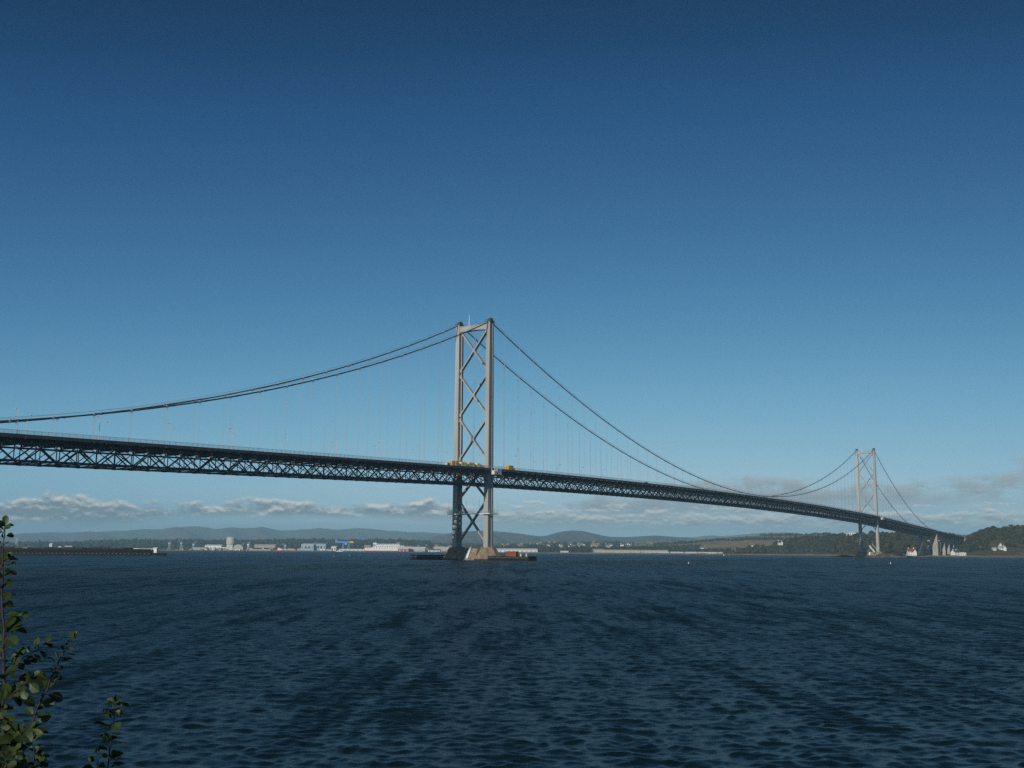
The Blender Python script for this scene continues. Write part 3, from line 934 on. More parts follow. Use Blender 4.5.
crowns('hedgerow_trees', pts, rng.uniform(2.8, 6.0, len(pts)), M['wood_far'], 'dark hedgerow lines across the brown farmland')

# ------------------------------------------------------------------ buildings
def gz(px, Y, R=None):
    X = gx(px, Y)
    return X, (float(R.z(X, Y)) if R is not None else 2.8)


def shed(name, label, cat, x0, x1, ytop, Y, wall, roof, depth=30, eave=.72, base=None, windows=0, group=None, doors=0, win_rows=1):
    """gable-roofed building between image columns x0..x1 whose ridge reaches row ytop, standing at distance Y"""
    L = gx(x1, Y) - gx(x0, Y); xc = gx((x0 + x1) / 2, Y)
    b = 2.2 if base is None else base
    H = at((x0 + x1) / 2, ytop, Y)[2] - b
    t = thing(name, label, cat, (xc, Y + depth / 2, b), 0, group)
    he = H * eave
    m = MB(); m.box(-L / 2, L / 2, -depth / 2, depth / 2, 0, he)
    m.add([(-L / 2, -depth / 2, he), (-L / 2, depth / 2, he), (-L / 2, 0, H - .05), (L / 2, -depth / 2, he), (L / 2, depth / 2, he), (L / 2, 0, H - .05)], [(0, 1, 2), (3, 5, 4)])
    m.build('wall', wall, t)
    m = MB(); m.gable(-L / 2, L / 2, -depth / 2, depth / 2, he + .02, H, ov=.4, th=max(.2, H * .02)); m.build('roof', roof, t)
    for r_ in range(win_rows):
        for i in range(windows):
            x = -L / 2 + L * (i + .5) / windows; w = L / windows * .27; z0 = he * (r_ + .35) / win_rows; z1 = he * (r_ + .75) / win_rows
            m = MB(); m.box(x - w, x + w, -depth / 2 - .12, -depth / 2 - .004, z0, z1); m.build('window', M['win'], t)
    for i in range(doors):
        x = -L / 2 + L * (i + .5) / doors; w = L / doors * .2
        m = MB(); m.box(x - w, x + w, -depth / 2 - .14, -depth / 2 - .004, 0, he * .75); m.build('door', M['grey_wall'], t)
    return t


YD = 4080.0
# dockyard, from the left
shed('shed', 'long white shed left of the domed shed in the dockyard', 'shed', 204.5, 221, 544.6, YD + 160, M['white'], M['white2'], 40, .8, doors=4)
shed('shed', 'low grey shed at the left end of the dockyard', 'shed', 191, 206, 547.0, YD + 60, M['grey_wall'], M['pale_blue'], 40, .7, doors=3)
shed('shed', 'small grey shed on the quay below the white dockyard shed', 'shed', 211.5, 220.5, 548.0, YD + 20, M['buff'], M['beige_roof'], 30, .6, doors=1)
shed('hall', 'white hall with two roof blocks beside the tall silo', 'hall', 221.5, 226.5, 546.0, YD + 130, M['white2'], M['slate'], 40, .75, windows=3)
# tall silo: wide pale block on a narrower stem
t = thing('water_tower', 'tall pale concrete tower block standing over the dockyard', 'tower', (gx(230.2, YD + 120), YD + 120, 2.2))
m = MB(); m.box(-13, 11, -10, 10, 0, 21); m.build('stem', M['silo'], t)
ztop = at(230, 537.2, YD + 120)[2] - 2.2
m = MB(); sec = []
for z, r in ((21.01, 13), (24, 15.6), (ztop - 2, 15.6), (ztop, 14.2)):
    sec.append([(r * math.cos(2 * pi * k / 20), r * .9 * math.sin(2 * pi * k / 20), z) for k in range(20)])
m.sweep(sec); m.build('tank', M['silo'], t)
m = MB()
for k in range(20): m.box(15.7 * math.cos(2 * pi * k / 20) - .4, 15.7 * math.cos(2 * pi * k / 20) + .4, 14.2 * math.sin(2 * pi * k / 20) - .4, 14.2 * math.sin(2 * pi * k / 20) + .4, 24.2, ztop - 2.2)
m.build('rib', M['grey_wall'], t)
# domed shed
def dome_shed(label, x0, x1, ytop, Y, matl):
    L = gx(x1, Y) - gx(x0, Y); H = at((x0 + x1) / 2, ytop, Y)[2] - 2.2
    t = thing('domed_shed', label, 'shed', (gx((x0 + x1) / 2, Y), Y, 2.2))
    prof = [(-L / 2, 0), (-L / 2, H * .45)] + [(-L / 2 * math.cos(a), H * .45 + H * .55 * math.sin(a)) for a in np.linspace(.15, pi - .15, 10)] + [(L / 2, H * .45), (L / 2, 0)]
    m = MB(); m.prism(prof, 0, 60); m.build('shell', matl, t)
    m = MB(); m.box(-L * .2, L * .2, -.2, -.01, 0, H * .5); m.build('door', M['grey_wall'], t)


dome_shed('pale domed shed at the foot of the tall silo in the dockyard', 233.2, 242.8, 544.4, YD + 30, M['khaki'])
shed('shed', 'long buff shed on the slope behind the domed dockyard shed', 'shed', 254, 275, 544.2, 4700, M['buff'], M['beige_roof'], 40, .6, base=14, doors=3)
shed('workshop', 'low white workshop on the quay right of the domed shed', 'shed', 250, 270, 549.2, YD + 10, M['white2'], M['grey_wall'], 30, .7, doors=4)
# big pale blue halls
for lab, x0, x1, yt, Y in (('large pale blue shipyard hall, the left of the pair', 301, 313.5, 543.6, YD + 90), ('large pale blue shipyard hall with darker roof, the right of the pair', 313.7, 325.5, 543.2, YD + 110)):
    shed('shipyard_hall', lab, 'hall', x0, x1, yt, Y, M['pale_blue'], M['grey_wall'] if 'darker' in lab else M['white2'], 60, .85, doors=3, windows=4)
shed('shed', 'small white shed right of the pale blue shipyard halls', 'shed', 331, 336, 546.0, YD + 40, M['white'], M['white2'], 30, .75, windows=2)
shed('shed', 'long low white shed beneath the blue crane', 'shed', 339, 364, 548.6, YD + 10, M['white2'], M['grey_wall'], 30, .75, doors=6)
shed('shed', 'buff flat block left of the white ferry', 'block', 364.2, 370.2, 545.2, YD - 10, M['buff'], M['beige_roof'], 30, .93, windows=3, win_rows=3)
shed('shed', 'little cream shed on the quay before the small white shed', 'shed', 325.5, 331.5, 549.0, YD - 20, M['silo'], M['beige_roof'], 25, .7, doors=2)

# blue goliath crane
t = thing('gantry_crane', 'big blue gantry crane with yellow tip over the dockyard', 'crane', (gx(344, YD + 70), YD + 70, 2.2))
zt_ = at(344, 541.2, YD + 70)[2] - 2.2
X0, X1 = gx(335, YD + 70) - gx(344, YD + 70), gx(349.6, YD + 70) - gx(344, YD + 70); X2 = gx(353.2, YD + 70) - gx(344, YD + 70)
m = MB(); m.box(X0, X1, -4, 4, zt_ - 7, zt_); m.prism([(X0, zt_), (X0 + 10, zt_), (X0 + 8, zt_ + 6), (X0, zt_ + 7)], -3.8, 3.8); m.build('girder', M['blue'], t)
m = MB(); m.box(X1 + .02, X2, -3.6, 3.6, zt_ - 6, zt_ - .6); m.build('jib_tip', M['yellow'], t)
for x in (-4, 18):
    m = MB()
    for y in (-6, 6): m.bar((x - 5, y * 1.5, 0), (x, y * .5, zt_ - 7), 2.2, 2.2, up=(0, 1, 0)); m.bar((x + 5, y * 1.5, 0), (x, y * .5, zt_ - 7), 2.2, 2.2, up=(0, 1, 0))
    m.build('leg', M['blue'], t)
m = MB(); m.box(2, 9, -3, 3, zt_ - 13, zt_ - 7.01); m.build('operator_cab', M['pale_blue'], t)


def jib_crane(label, px, ytop, Y, matl, jib=(-1, 1.0)):
    H = at(px, ytop, Y)[2] - 2.2
    t = thing('jib_crane', label, 'crane', (gx(px, Y), Y, 2.2))
    hb = H * .58
    m = MB()
    for a in (-1, 1):
        for b in (-1, 1): m.bar((a * 4.5, b * 4.5, 0), (a * 1.6, b * 1.6, hb), .9, .9, up=(1, 0, 0))
    for k in (.3, .65): 
        w = 4.5 - 2.9 * k
        for a, b in (((-w, -w), (w, -w)), ((w, -w), (w, w)), ((w, w), (-w, w)), ((-w, w), (-w, -w))): m.bar((*a, hb * k), (*b, hb * k), .6, .6)
    m.build('tower', matl, t)
    m = MB(); m.box(-4, 4, -2.6, 2.6, hb, hb + 5); m.build('machinery_house', matl, t)
    m = MB(); d = jib[0]; tip = np.array((d * H * .38 * jib[1], 0, H))
    for y in (-1.2, 1.2): m.bar((d * 3, y * 1.4, hb + 3), tip + (0, y * .3, 0), .8, .8)
    for k in np.linspace(.1, .9, 7):
        p = np.array((d * 3, 0, hb + 3)) * (1 - k) + tip * k; m.bar(p + (0, -1.2, 0), p + (0, 1.2, 0), .5, .5)
    m.bar((-d * 3, 0, hb + 5), (d * 1, 0, H * .9), .8, .8, up=(0, 1, 0)); m.bar((d * 1, 0, H * .9), tip, .4, .4, up=(0, 1, 0))
    m.build('jib', matl, t)


jib_crane('pale dock crane furthest left in the dockyard', 169, 539.8, YD + 60, M['crane_grey'], (1, .5))
jib_crane('pale blue dock crane with jib to the left, second from the left', 181, 539.4, YD + 40, M['pale_blue'], (-1, .8))
jib_crane('dock crane with blue top standing left of the white dockyard shed', 193.2, 541.5, YD + 90, M['pale_blue'], (1, .9))
jib_crane('thin white crane right of the domed shed', 248, 541.6, YD + 10, M['white2'], (1, .5))
jib_crane('thin grey crane close to the right of the domed shed', 242.4, 542.5, YD + 110, M['crane_grey'], (1, .4))
jib_crane('grey crane left of the pale blue shipyard halls', 285.0, 543.4, YD + 30, M['crane_grey'], (-1, 1.2))
jib_crane('crane with long jib rising behind the pale blue halls', 314, 541.5, YD + 240, M['crane_grey'], (1, .7))


def hull_secs(L, B, Hh, bow=.22, zw=-.8):
    secs = []
    for k in np.linspace(0, 1, 13):
        x = -L / 2 + L * k
        b = B / 2 * (1 - max(0, (k - (1 - bow)) / bow) ** 2 * .96) * (.86 if k < .05 else 1)
        sh = Hh * (1 + .18 * max(0, (k - .6) / .4) ** 2)
        secs.append([(x, -b * .7, zw), (x, b * .7, zw), (x, b, sh * .4), (x, b, sh), (x, -b, sh), (x, -b, sh * .4)])
    return secs


# big ferry
YF = 3860.0
xa, xb = gx(364.5, YF), gx(408.5, YF); L = xb - xa
t = thing('ferry', 'large white passenger ferry with red hull moored in the dockyard', 'ferry', ((xa + xb) / 2, YF, 0), pi)
zz = at(386, 549.6, YF)[2]; z3 = at(386, 543.4, YF)[2]
m = MB(); m.sweep(hull_secs(L, 24, zz * .55)); m.build('hull', M['red'], t)
m = MB()
up = []
for k in np.linspace(0, 1, 13):
    x = -L / 2 + .4 + (L - .8) * k; b = 11.9 * (1 - max(0, (k - .78) / .22) ** 2 * .96); z1 = zz + 3 * (max(0, (k - .6) / .4) ** 2)
    up.append([(x, -b, zz * .55 + .01 + .1 * zz * max(0, (k - .6) / .4) ** 2), (x, b, zz * .55 + .01 + .1 * zz * max(0, (k - .6) / .4) ** 2), (x, b, z1 + 2), (x, -b, z1 + 2)])
m.sweep(up); m.build('upper_hull', M['white'], t)
zd = zz + 2.02
for i, (a, b, w) in enumerate(((-.46, .36, 21), (-.40, .30, 19), (-.28, .24, 17))):
    m = MB(); h = (z3 - zz - 2) / 3.3; m.box(L * a, L * b, -w / 2, w / 2, zd, zd + h); d = m.build('deck_house', M['white'], t)
    m = MB()
    for q in np.linspace(L * a + 3, L * b - 6, 14):
        for y in (-w / 2 - .06, w / 2 + .06): m.box(q, q + L * .02, y - .05, y + .05, zd + h * .35, zd + h * .75)
    m.build('window', M['win'], d)
    zd += h + .02
m = MB(); m.box(L * .22, L * .30, -11, 11, zd - 3, zd + 3.4); m.build('wheelhouse', M['white'], t)
m = MB(); m.taper((-L * .22, -L * .12, -4, 4), (-L * .23, -L * .15, -3, 3), zd, z3 + 1.5); f_ = m.build('funnel', M['dark_grey'], t)
m = MB(); m.box(-L * .06, L * .14, -5, 5, zd, zd + 2.5); m.build('lifeboat_deck', M['dark_grey'], t)
m = MB(); m.tube([(L * .25, 0, zd), (L * .25, 0, z3 + 5)], .5, 6); m.build('mast', M['white'], t)
# stern hull of a white ship beside
def boat(label, x0, x1, ytop, Y, hullm, housem, cat='tug', name='tug_boat', rz=0):
    L = gx(x1, Y) - gx(x0, Y); H = at((x0 + x1) / 2, ytop, Y)[2]
    t = thing(name, label, cat, (gx((x0 + x1) / 2, Y), Y, 0), rz)
    hh = max(1.6, H * .28)
    m = MB(); m.sweep(hull_secs(L, L * .28, hh, .35)); m.build('hull', hullm, t)
    m = MB(); m.box(-L * .28, L * .15, -L * .09, L * .09, hh * .9, hh + H * .3); c = m.build('deck_house', housem, t)
    m = MB()
    for q in np.linspace(-L * .25, L * .08, 5): m.box(q, q + L * .03, -L * .09 - .06, -L * .09 - .003, hh + H * .1, hh + H * .22)
    m.build('window', M['win'], c)
    m = MB(); m.box(-L * .06, L * .11, -L * .07, L * .07, hh + H * .3 + .02, hh + H * .5); m.build('wheelhouse', housem, t)
    m = MB(); m.tube([(-L * .1, 0, hh + H * .3), (-L * .1, 0, H)], .3, 6); m.tube([(-L * .2, 0, hh + H * .3), (-L * .2, 0, hh + H * .5)], L * .03, 8); m.build('mast', M['crane_grey'], t)
    return t


boat('red hulled tug with white deckhouse in the middle of the dockyard quay', 274, 284, 547.0, 3900, M['red'], M['white'], rz=pi)
boat('red hulled tug nearest the pale blue shipyard halls', 291, 298, 548.2, 3880, M['red'], M['buff'])
boat('small white boat moored under the blue crane', 336, 343, 549.4, 3860, M['white'], M['white2'], 'boat', 'small_boat')

# sheds seen behind and beside the near pier
YM = 3300.0
shed('shed', 'white shed with red roof edge left of the near tower pier', 'shed', 398, 409, 546.8, 3720, M['red'], M['white'], 40, .55, doors=3)
shed('warehouse', 'long white roofed warehouse left of the near tower pier', 'warehouse', 405.5, 425, 546.8, 3760, M['grey_wall'], M['white'], 50, .5, doors=5)
shed('warehouse', 'faded red roofed warehouse just left of the near pier', 'warehouse', 428, 440, 549.0, 3650, M['white2'], M['pink_roof'], 40, .5, doors=3)
shed('warehouse', 'pale roofed warehouse behind the near pier', 'warehouse', 434, 452, 546.9, 3800, M['buff'], M['white2'], 50, .55, doors=4)
shed('warehouse', 'long white warehouse right of the near tower pier', 'warehouse', 494, 537.5, 548.4, 3120, M['white2'], M['white'], 60, .62, doors=10)
shed('shed', 'small white shed alone on the shore right of the long warehouse', 'shed', 560.5, 568.5, 550.8, 2960, M['white2'], M['white'], 20, .55, doors=2)
shed('warehouse', 'long beige flat roofed warehouse on the middle shore', 'warehouse', 594, 640, 549.6, 2920, M['buff'], M['beige_roof'], 40, .8, doors=11)
shed('warehouse', 'beige warehouse end block at the left of the long beige range', 'warehouse', 593, 604, 548.9, 2990, M['slate'], M['beige_roof'], 30, .6, doors=2)
shed('warehouse', 'second beige warehouse right of the long beige range', 'warehouse', 641, 668, 549.9, 2900, M['beige_roof'], M['buff'], 40, .8, doors=6)
labs = ['low white greenhouse range nearest the beige warehouses', 'low white greenhouse range second from the beige warehouses', 'low white greenhouse range third from the beige warehouses',
        'low white greenhouse range fourth from the beige warehouses', 'low white greenhouse range at the right end of the row']
for i, (a, b) in enumerate(((657, 669), (671, 683.5), (685.5, 697), (698.5, 717), (719, 733))):
    shed('greenhouse', labs[i], 'greenhouse', a, b, 551.6 + .12 * i, 2820 - 10 * i, M['white2'], M['white'], 22, .55, doors=5, group='white greenhouses on the far shore')

# small buildings crowded along the quay
cl = [(M['white'], M['white2'], 'white'), (M['grey_wall'], M['slate'], 'grey'), (M['buff'], M['pink_roof'], 'buff'), (M['pale_blue'], M['grey_wall'], 'pale blue')]
for i in range(46):
    px = float(rng.choice([rng.uniform(160, 300), rng.uniform(196, 460)])); wd = float(rng.uniform(1.6, 5.5)); a_, b_, nm = cl[int(rng.choice([0, 0, 1, 2, 3]))]
    shed('quay_shed', f'small {nm} shed among the clutter of the dockyard quay', 'shed', px, px + wd, float(rng.uniform(547.6, 549.6)), float(YD + rng.uniform(-30, 200)) - (260 if px > 395 else 0), a_, b_, 18, float(rng.uniform(.55, .8)), doors=1, group='small sheds along the dockyard quay')
# houses
hp = thing('house', '', 'house')
m = MB(); m.box(-5, 5, -4, 4, 0, 5.2); m.add([(-5, -4, 5.2), (-5, 4, 5.2), (-5, 0, 8.2), (5, -4, 5.2), (5, 4, 5.2), (5, 0, 8.2)], [(0, 1, 2), (3, 5, 4)]); m.build('wall', M['white'], hp)
m = MB(); m.gable(-5, 5, -4, 4, 5.22, 8.3, .4, .2); m.box(-4.4, -3.2, -.6, .6, 8.0, 9.6); m.build('roof', M['slate'], hp)
hp2 = thing('house', '', 'house')
m = MB(); m.box(-5, 5, -4, 4, 0, 5.2); m.add([(-5, -4, 5.2), (-5, 4, 5.2), (-5, 0, 8.2), (5, -4, 5.2), (5, 4, 5.2), (5, 0, 8.2)], [(0, 1, 2), (3, 5, 4)]); m.build('wall', M['buff'], hp2)
m = MB(); m.gable(-5, 5, -4, 4, 5.22, 8.3, .4, .2); m.box(-4.4, -3.2, -.6, .6, 8.0, 9.6); m.build('roof', M['pink_roof'], hp2)
usedw, usedb = [], []
for i in range(220):
    px = float(np.clip(rng.normal(662, 17), 622, 702)); k = float(rng.uniform(.46, .92))
    X, Y, Z = R_LOW.P(px, k)
    a = float(rng.uniform(-.7, .7)); s_ = float(rng.uniform(.9, 1.5))
    if rng.uniform() < .85:
        place(hp, usedw, (X, Y, Z - .8), a, 'white house in the distant town on the middle hillside', 'houses of the distant town', s_)
    else:
        place(hp2, usedb, (X, Y, Z - .8), a, 'stone house with tiled roof in the distant town on the middle hillside', 'houses of the distant town', s_)
for i in range(60):
    px = float(rng.uniform(498, 622)); k = float(rng.uniform(.3, .85))
    X, Y, Z = R_LOW.P(px, k)
    if rng.uniform() < .45:
        place(hp, usedw, (X, Y, Z - .8), float(rng.uniform(-.7, .7)), 'white house scattered on low ground right of the near tower', 'scattered houses right of the near tower', float(rng.uniform(1.0, 1.7)))
    else:
        place(hp2, usedb, (X, Y, Z - .8), float(rng.uniform(-.7, .7)), 'stone house with tiled roof on low ground right of the near tower', 'scattered houses right of the near tower', float(rng.uniform(1.0, 1.9)))
for i in range(16):
    px = float(rng.uniform(398, 452)); k = float(rng.uniform(.1, .5))
    X, Y, Z = R_LOW.P(px, k)
    place(hp2, usedb, (X, Y, Z - .5), float(rng.uniform(-.7, .7)), 'stone house on low ground left of the near tower', 'scattered houses left of the near tower', float(rng.uniform(1.2, 2.2)))


def villa(label, px, Y, z, L, D, H, wall, roof, rz=0, wing=None, chim=True, nwin=4, name='house'):
    t = thing(name, label, 'house', (gx(px, Y), Y, z), rz)
    he = H * .62
    m = MB(); m.box(-L / 2, L / 2, -D / 2, D / 2, 0, he); m.add([(-L / 2, -D / 2, he), (-L / 2, D / 2, he), (-L / 2, 0, H), (L / 2, -D / 2, he), (L / 2, D / 2, he), (L / 2, 0, H)], [(0, 1, 2), (3, 5, 4)])
    if wing:
        w, dd, h2 = wing; x = L / 2 - w / 2 - .5
        m.box(x - w / 2, x + w / 2, -D / 2 - dd, -D / 2 - .01, 0, h2 * .62)
        m.add([(x - w / 2, -D / 2 - dd, h2 * .62), (x + w / 2, -D / 2 - dd, h2 * .62), (x, -D / 2 - dd, h2)], [(0, 1, 2)])
    m.build('wall', wall, t)
    m = MB(); m.gable(-L / 2, L / 2, -D / 2, D / 2, he + .02, H + .05, .5, .3)
    if wing:
        k = h2 * .38 / (w / 2)
        s0 = [(x - w / 2 - .4, 0, h2 * .62 - .4 * k + .03), (x, 0, h2 + .03), (x + w / 2 + .4, 0, h2 * .62 - .4 * k + .03), (x + w / 2 + .4, 0, h2 * .62 - .4 * k + .3), (x, 0, h2 + .3), (x - w / 2 - .4, 0, h2 * .62 - .4 * k + .3)]
        m.sweep([[(a, -D / 2 - dd - .4, c) for a, b, c in s0], [(a, 0, c) for a, b, c in s0]])
    rf = m.build('roof', roof, t)
    if chim:
        for a in (-.38, .32):
            m = MB(); m.box(L * a - .6, L * a + .6, -.6, .6, H - .6, H + 1.8); m.build('chimney', wall, rf)
    for i in range(nwin):
        x_ = -L / 2 + L * (i + .5) / nwin
        for z_ in ((.18, .40), (.58, .82)) if H > 8 else ((.3, .7),):
            yy = -D / 2
            m = MB(); m.box(x_ - .6, x_ + .6, yy - .08, yy - .004, he * z_[0], he * z_[1]); m.build('window', M['win'], t)
    return t


X, Y, Z = R_HEAD.P(911, .02); 
villa('large white house with bright red roof on the shore by the far tower', 911.2, 1735, 2.4, 12.5, 9, 11.0, M['white'], M['red_roof'], wing=(5.5, 3.5, 9.5))
villa('low white annexe beside the red roofed shore house', 905.8, 1745, 2.4, 8.5, 7, 6.0, M['white2'], M['red_roof'], nwin=2, chim=False)
villa('white gabled cottage on the shore beyond the viaduct columns', 954.8, 1915, 2.6, 11, 9, 9.6, M['white'], M['slate'], rz=.5, nwin=2)
villa('long low white house on the shore right of the viaduct', 960.6, 1918, 2.6, 16, 8, 5.6, M['white'], M['white2'], nwin=5, chim=False)
Zr = float(R_RIGHT.z(gx(1001.5, 2040), 2040.0))
villa('white house with pale tower on the right hillside', 1001.8, 2040, at(1001, 550.3, 2040)[2] - 1, 12, 9, 8.8, M['white'], M['grey_wall'], wing=(5, 3, 8.0), nwin=3)
t = thing('round_tower', 'little white tower standing behind the hillside house', 'tower', (gx(1001.0, 2060), 2060, at(1001, 548, 2060)[2]))
m = MB(); m.tube([(0, 0, -4), (0, 0, 6.5), (0, 0, 6.6), (0, 0, 7.4)], [2.2, 2.0, 2.5, 2.5], 12); m.build('shaft', M['white'], t)
m = MB(); m.tube([(0, 0, 7.41), (0, 0, 10.2)], [2.3, .1], 12); m.build('cap', M['grey_wall'], t)
villa('white cottage left of the hillside house at the right', 994.2, 2030, at(994, 550.0, 2030)[2] - 1, 6, 6, 5.8, M['white'], M['grey_wall'], nwin=2, chim=False)
# long white block on the headland top, and houses in the wood
Yb = 2800.0
t = shed('hotel', 'long white building on top of the headland left of the far tower', 'hotel', 848.5, 860.5, 532.2, Yb, M['white'], M['white2'], 14, .8, base=at(854, 535.6, Yb)[2], windows=6)
villa('white house high in the headland wood', 780.4, 2700, at(780, 545.2, 2700)[2], 11, 8, 10.5, M['white2'], M['slate'], wing=(4, 3, 10), nwin=3)
villa('cream house at the foot of the headland wood', 733.8, 2850, 6.5, 12, 8, 9.5, M['buff'], M['slate'], nwin=3)
villa('cream house among trees near the white greenhouses', 703, 3350, at(703, 549.6, 3350)[2], 16, 9, 10, M['white2'], M['slate'], nwin=4)
villa('small pale house on the shoulder of the brown fields', 752.2, 3100, at(752, 546.8, 3100)[2], 11, 8, 7, M['white2'], M['slate'], nwin=2)
# houses far left
for px, py, w, lab in ((50.5, 543.8, 12, 'tall white house far left below the mountains'), (59.6, 545.6, 14, 'small white house second from the left below the mountains'), (68.3, 545.2, 30, 'long white house third from the left below the mountains')):
    Y = 4700.0; z = at(px, py + 2.2, Y)[2]
    villa(lab, px, Y, z - 3, w, 10, 14 if w == 12 else 9, M['white'], M['white2'], nwin=3, chim=False)

# pylon far left
t = thing('pylon', 'lattice pylon on the far left skyline', 'pylon', (gx(16, 5200), 5200, 2))
H = at(16, 538, 5200)[2] + 2
m = MB()
for a in (-1, 1):
    for b in (-1, 1): m.bar((a * 6, b * 6, 0), (a * 1, b * 1, H), .9, .9, up=(1, 0, 0))
for k in np.linspace(.1, .9, 7):
    w = 6 - 5 * k; m.bar((-w, -w, H * k), (w, -w, H * (k + .09)), .5, .5); m.bar((w, -w, H * k), (-w, -w, H * (k + .09)), .5, .5)
m.build('lattice', M['crane_grey'], t)
for k, w in ((.7, 13), (.82, 11), (.94, 8)):
    m = MB(); m.bar((-w, 0, H * k), (w, 0, H * k), .9, 1.0); m.build('cross_arm', M['crane_grey'], t)
t = thing('radio_mast', 'thin radio mast on the headland skyline', 'mast', (gx(817, 2900), 2900, at(817, 535, 2900)[2]))
m = MB()
for a in range(3):
    c = 2 * pi * a / 3; m.bar((1.2 * math.cos(c), 1.2 * math.sin(c), -6), (.3 * math.cos(c), .3 * math.sin(c), 20), .25, .25, up=(1, 0, 0))
for z in range(-4, 20, 3): m.bar((-.8, 0, z), (.8, 0, z + 1.5), .15, .15)
m.build('lattice', M['crane_grey'], t)

# ------------------------------------------------------------------ long jetty at the left
YJ = 930.0
xj0, xj1 = gx(-90, YJ), gx(151, YJ); LJ = xj1 - xj0
j = thing('long_jetty', 'long black timber jetty reaching out from the left edge', 'jetty', (xj0, YJ, 0))
zt_ = 4.5
m = MB(); m.box(0, LJ, 0, 9, zt_ - .9, zt_); m.build('deck', M['timber'], j)
npile = 48
for i in range(npile):
    x = LJ * (i + .5) / npile
    m = MB(); m.tube([(x, .3, -1.6), (x, .3, zt_ - .9)], .55, 8); m.tube([(x, 8.6, -1.6), (x, 8.6, zt_ - .9)], .55, 8)
    m.bar((x, .3, .3), (x, 8.6, zt_ - 1.2), .4, .4, up=(1, 0, 0)); m.build('pile', M['timber'], j)
m = MB(); m.box(0, LJ, -.35, .04, zt_ - 2.6, zt_ - 1.5); m.box(0, LJ, -.3, .0, .05, 1.3); m.build('waling', M['timber'], j)
for i in range(60):
    x = LJ * i / 60 + 1; m = MB(); m.box(x, x + 1.4, -.42, -.36, zt_ - 3.3, zt_ - 2.62); m.build('lit_gap_board', M['timber_pale'], j)  # pale dashes stand in for lit water seen between the piles
m = MB()
for i in range(150):
    x = LJ * i / 150; m.box(x, x + LJ / 150 - .08, 1.0, 1.15, -1.2, zt_ - .91)
m.build('boarding', M['timber'], j)
m = MB(); m.box(0, LJ, .05, .25, zt_, zt_ + 1.1); m.build('parapet', M['timber'], j)
m = MB(); m.box(LJ + .01, LJ + 11, 1, 8, -.8, 1.6); m.box(LJ + .01, LJ + 10, 1.2, 7.8, 1.6, 2.4); m.build('landing_stage', M['timber'], j)
cm = [M['white2'], M['dark_grey'], M['dark_blue'], M['timber'], M['dark_red'], M['dark_grey'], M['dark_blue']]
names = {0: 'small pale', 1: 'dark grey', 2: 'dark blue', 3: 'black', 4: 'dark red', 5: 'dark grey', 6: 'dark blue'}
px = -40.0; i = 0
prot = {}
while px < 133:
    L = float(rng.choice([6.1, 9.0, 12.2])); wpx = L / YJ * F * 1.02
    ci = int(rng.integers(0, 7)); H = float(rng.choice([1.8, 2.1, 2.4, 2.6]))
    if ci == 0: L = 4.5; H = 1.7; wpx = L / YJ * F * 1.02
    if not (18 < px < 26):
        loc = (gx(px + wpx / 2, YJ), YJ + 5.2, zt_)
        key = (L, H, ci)
        lab = f'{names[ci]} box container in the row along the long left jetty'
        container('box_container', lab, 'container', loc, float(rng.normal(0, .05)), cm[ci], L=L * .95, W=2.6, H=H, group='dark containers along the jetty')
    px += wpx + float(rng.choice([.3, .5, 1.6, 3.0]))
    i += 1
container('site_cabin', 'cabin with pale front among the dark containers on the jetty', 'cabin', (gx(23.5, YJ), YJ + 3, zt_), 0, M['pink_roof'], L=4.6, W=2.4, H=1.9)
shed('pier_hut', 'bright white hut at the tip of the long jetty', 'hut', 153.0, 156.6, 547.6, YJ + 3, M['white'], M['white'], 4, .88, base=2.2)
shed('pier_shed', 'low white shed beside the hut near the jetty tip', 'shed', 136.5, 151.8, 548.5, YJ + 3, M['grey_wall'], M['white2'], 5, .7, base=4.5, doors=4)

# ------------------------------------------------------------------ buoys
bu = thing('buoy', '', 'buoy')
m = MB(); m.tube([(0, 0, -.5), (0, 0, 0), (0, 0, .5), (0, 0, .8), (0, 0, .9)], [.5, .85, .85, .5, .3], 14); m.build('float', M['white'], bu, smooth=True)
m = MB(); m.tube([(0, 0, .85), (0, 0, 1.7)], .22, 8); m.tube([(0, 0, 1.7), (0, 0, 2.0)], [.35, .1], 8); m.build('topmark', M['white'], bu)
used = []
for px, py, lab in ((688.3, 563.4, 'white buoy alone on open water right of the near tower'), (890, 563.6, 'white buoy on the water before the far tower'), (723.8, 555.6, 'white buoy close to the greenhouse shore'),
                    (334, 556.4, 'small buoy left of the pair before the ferry'), (349.5, 555.6, 'small buoy right of the pair before the ferry')):
    d = ray(px, py); Y = -CH / d[2] * d[1]
    Y = min(Y, 2000)
    s_ = max(.35, Y / (1350 if px > 400 else 2600))
    place(bu, used, (gx(px, Y), Y, 0), 0, lab, 'buoys on the firth', s_)

# rocks by the far pier
def rock(name, label, loc, size, matl, seed, sub_=3, kind=None):
    bm = bmesh.new(); bmesh.ops.create_icosphere(bm, subdivisions=sub_, radius=1.0)
    r = np.random.default_rng(seed); ph = r.uniform(0, 6.28, (10, 3)); fr = r.uniform(1.2, 7, (10, 3))
    for v_ in bm.verts:
        n = sum(math.sin(fr[i][0] * v_.co.x + ph[i][0]) * math.sin(fr[i][1] * v_.co.y + ph[i][1]) * math.cos(fr[i][2] * v_.co.z + ph[i][2]) / (1 + .35 * i) for i in range(10))
        v_.co *= 1 + .16 * n
        v_.co = Vector((v_.co.x * size[0], v_.co.y * size[1], v_.co.z * size[2]))
    me = bpy.data.meshes.new(name); bm.to_mesh(me); bm.free(); me.materials.append(matl)
    o = bpy.data.objects.new(name, me); COL.objects.link(o); o.location = loc
    return tag(o, label, 'rock', kind=kind)


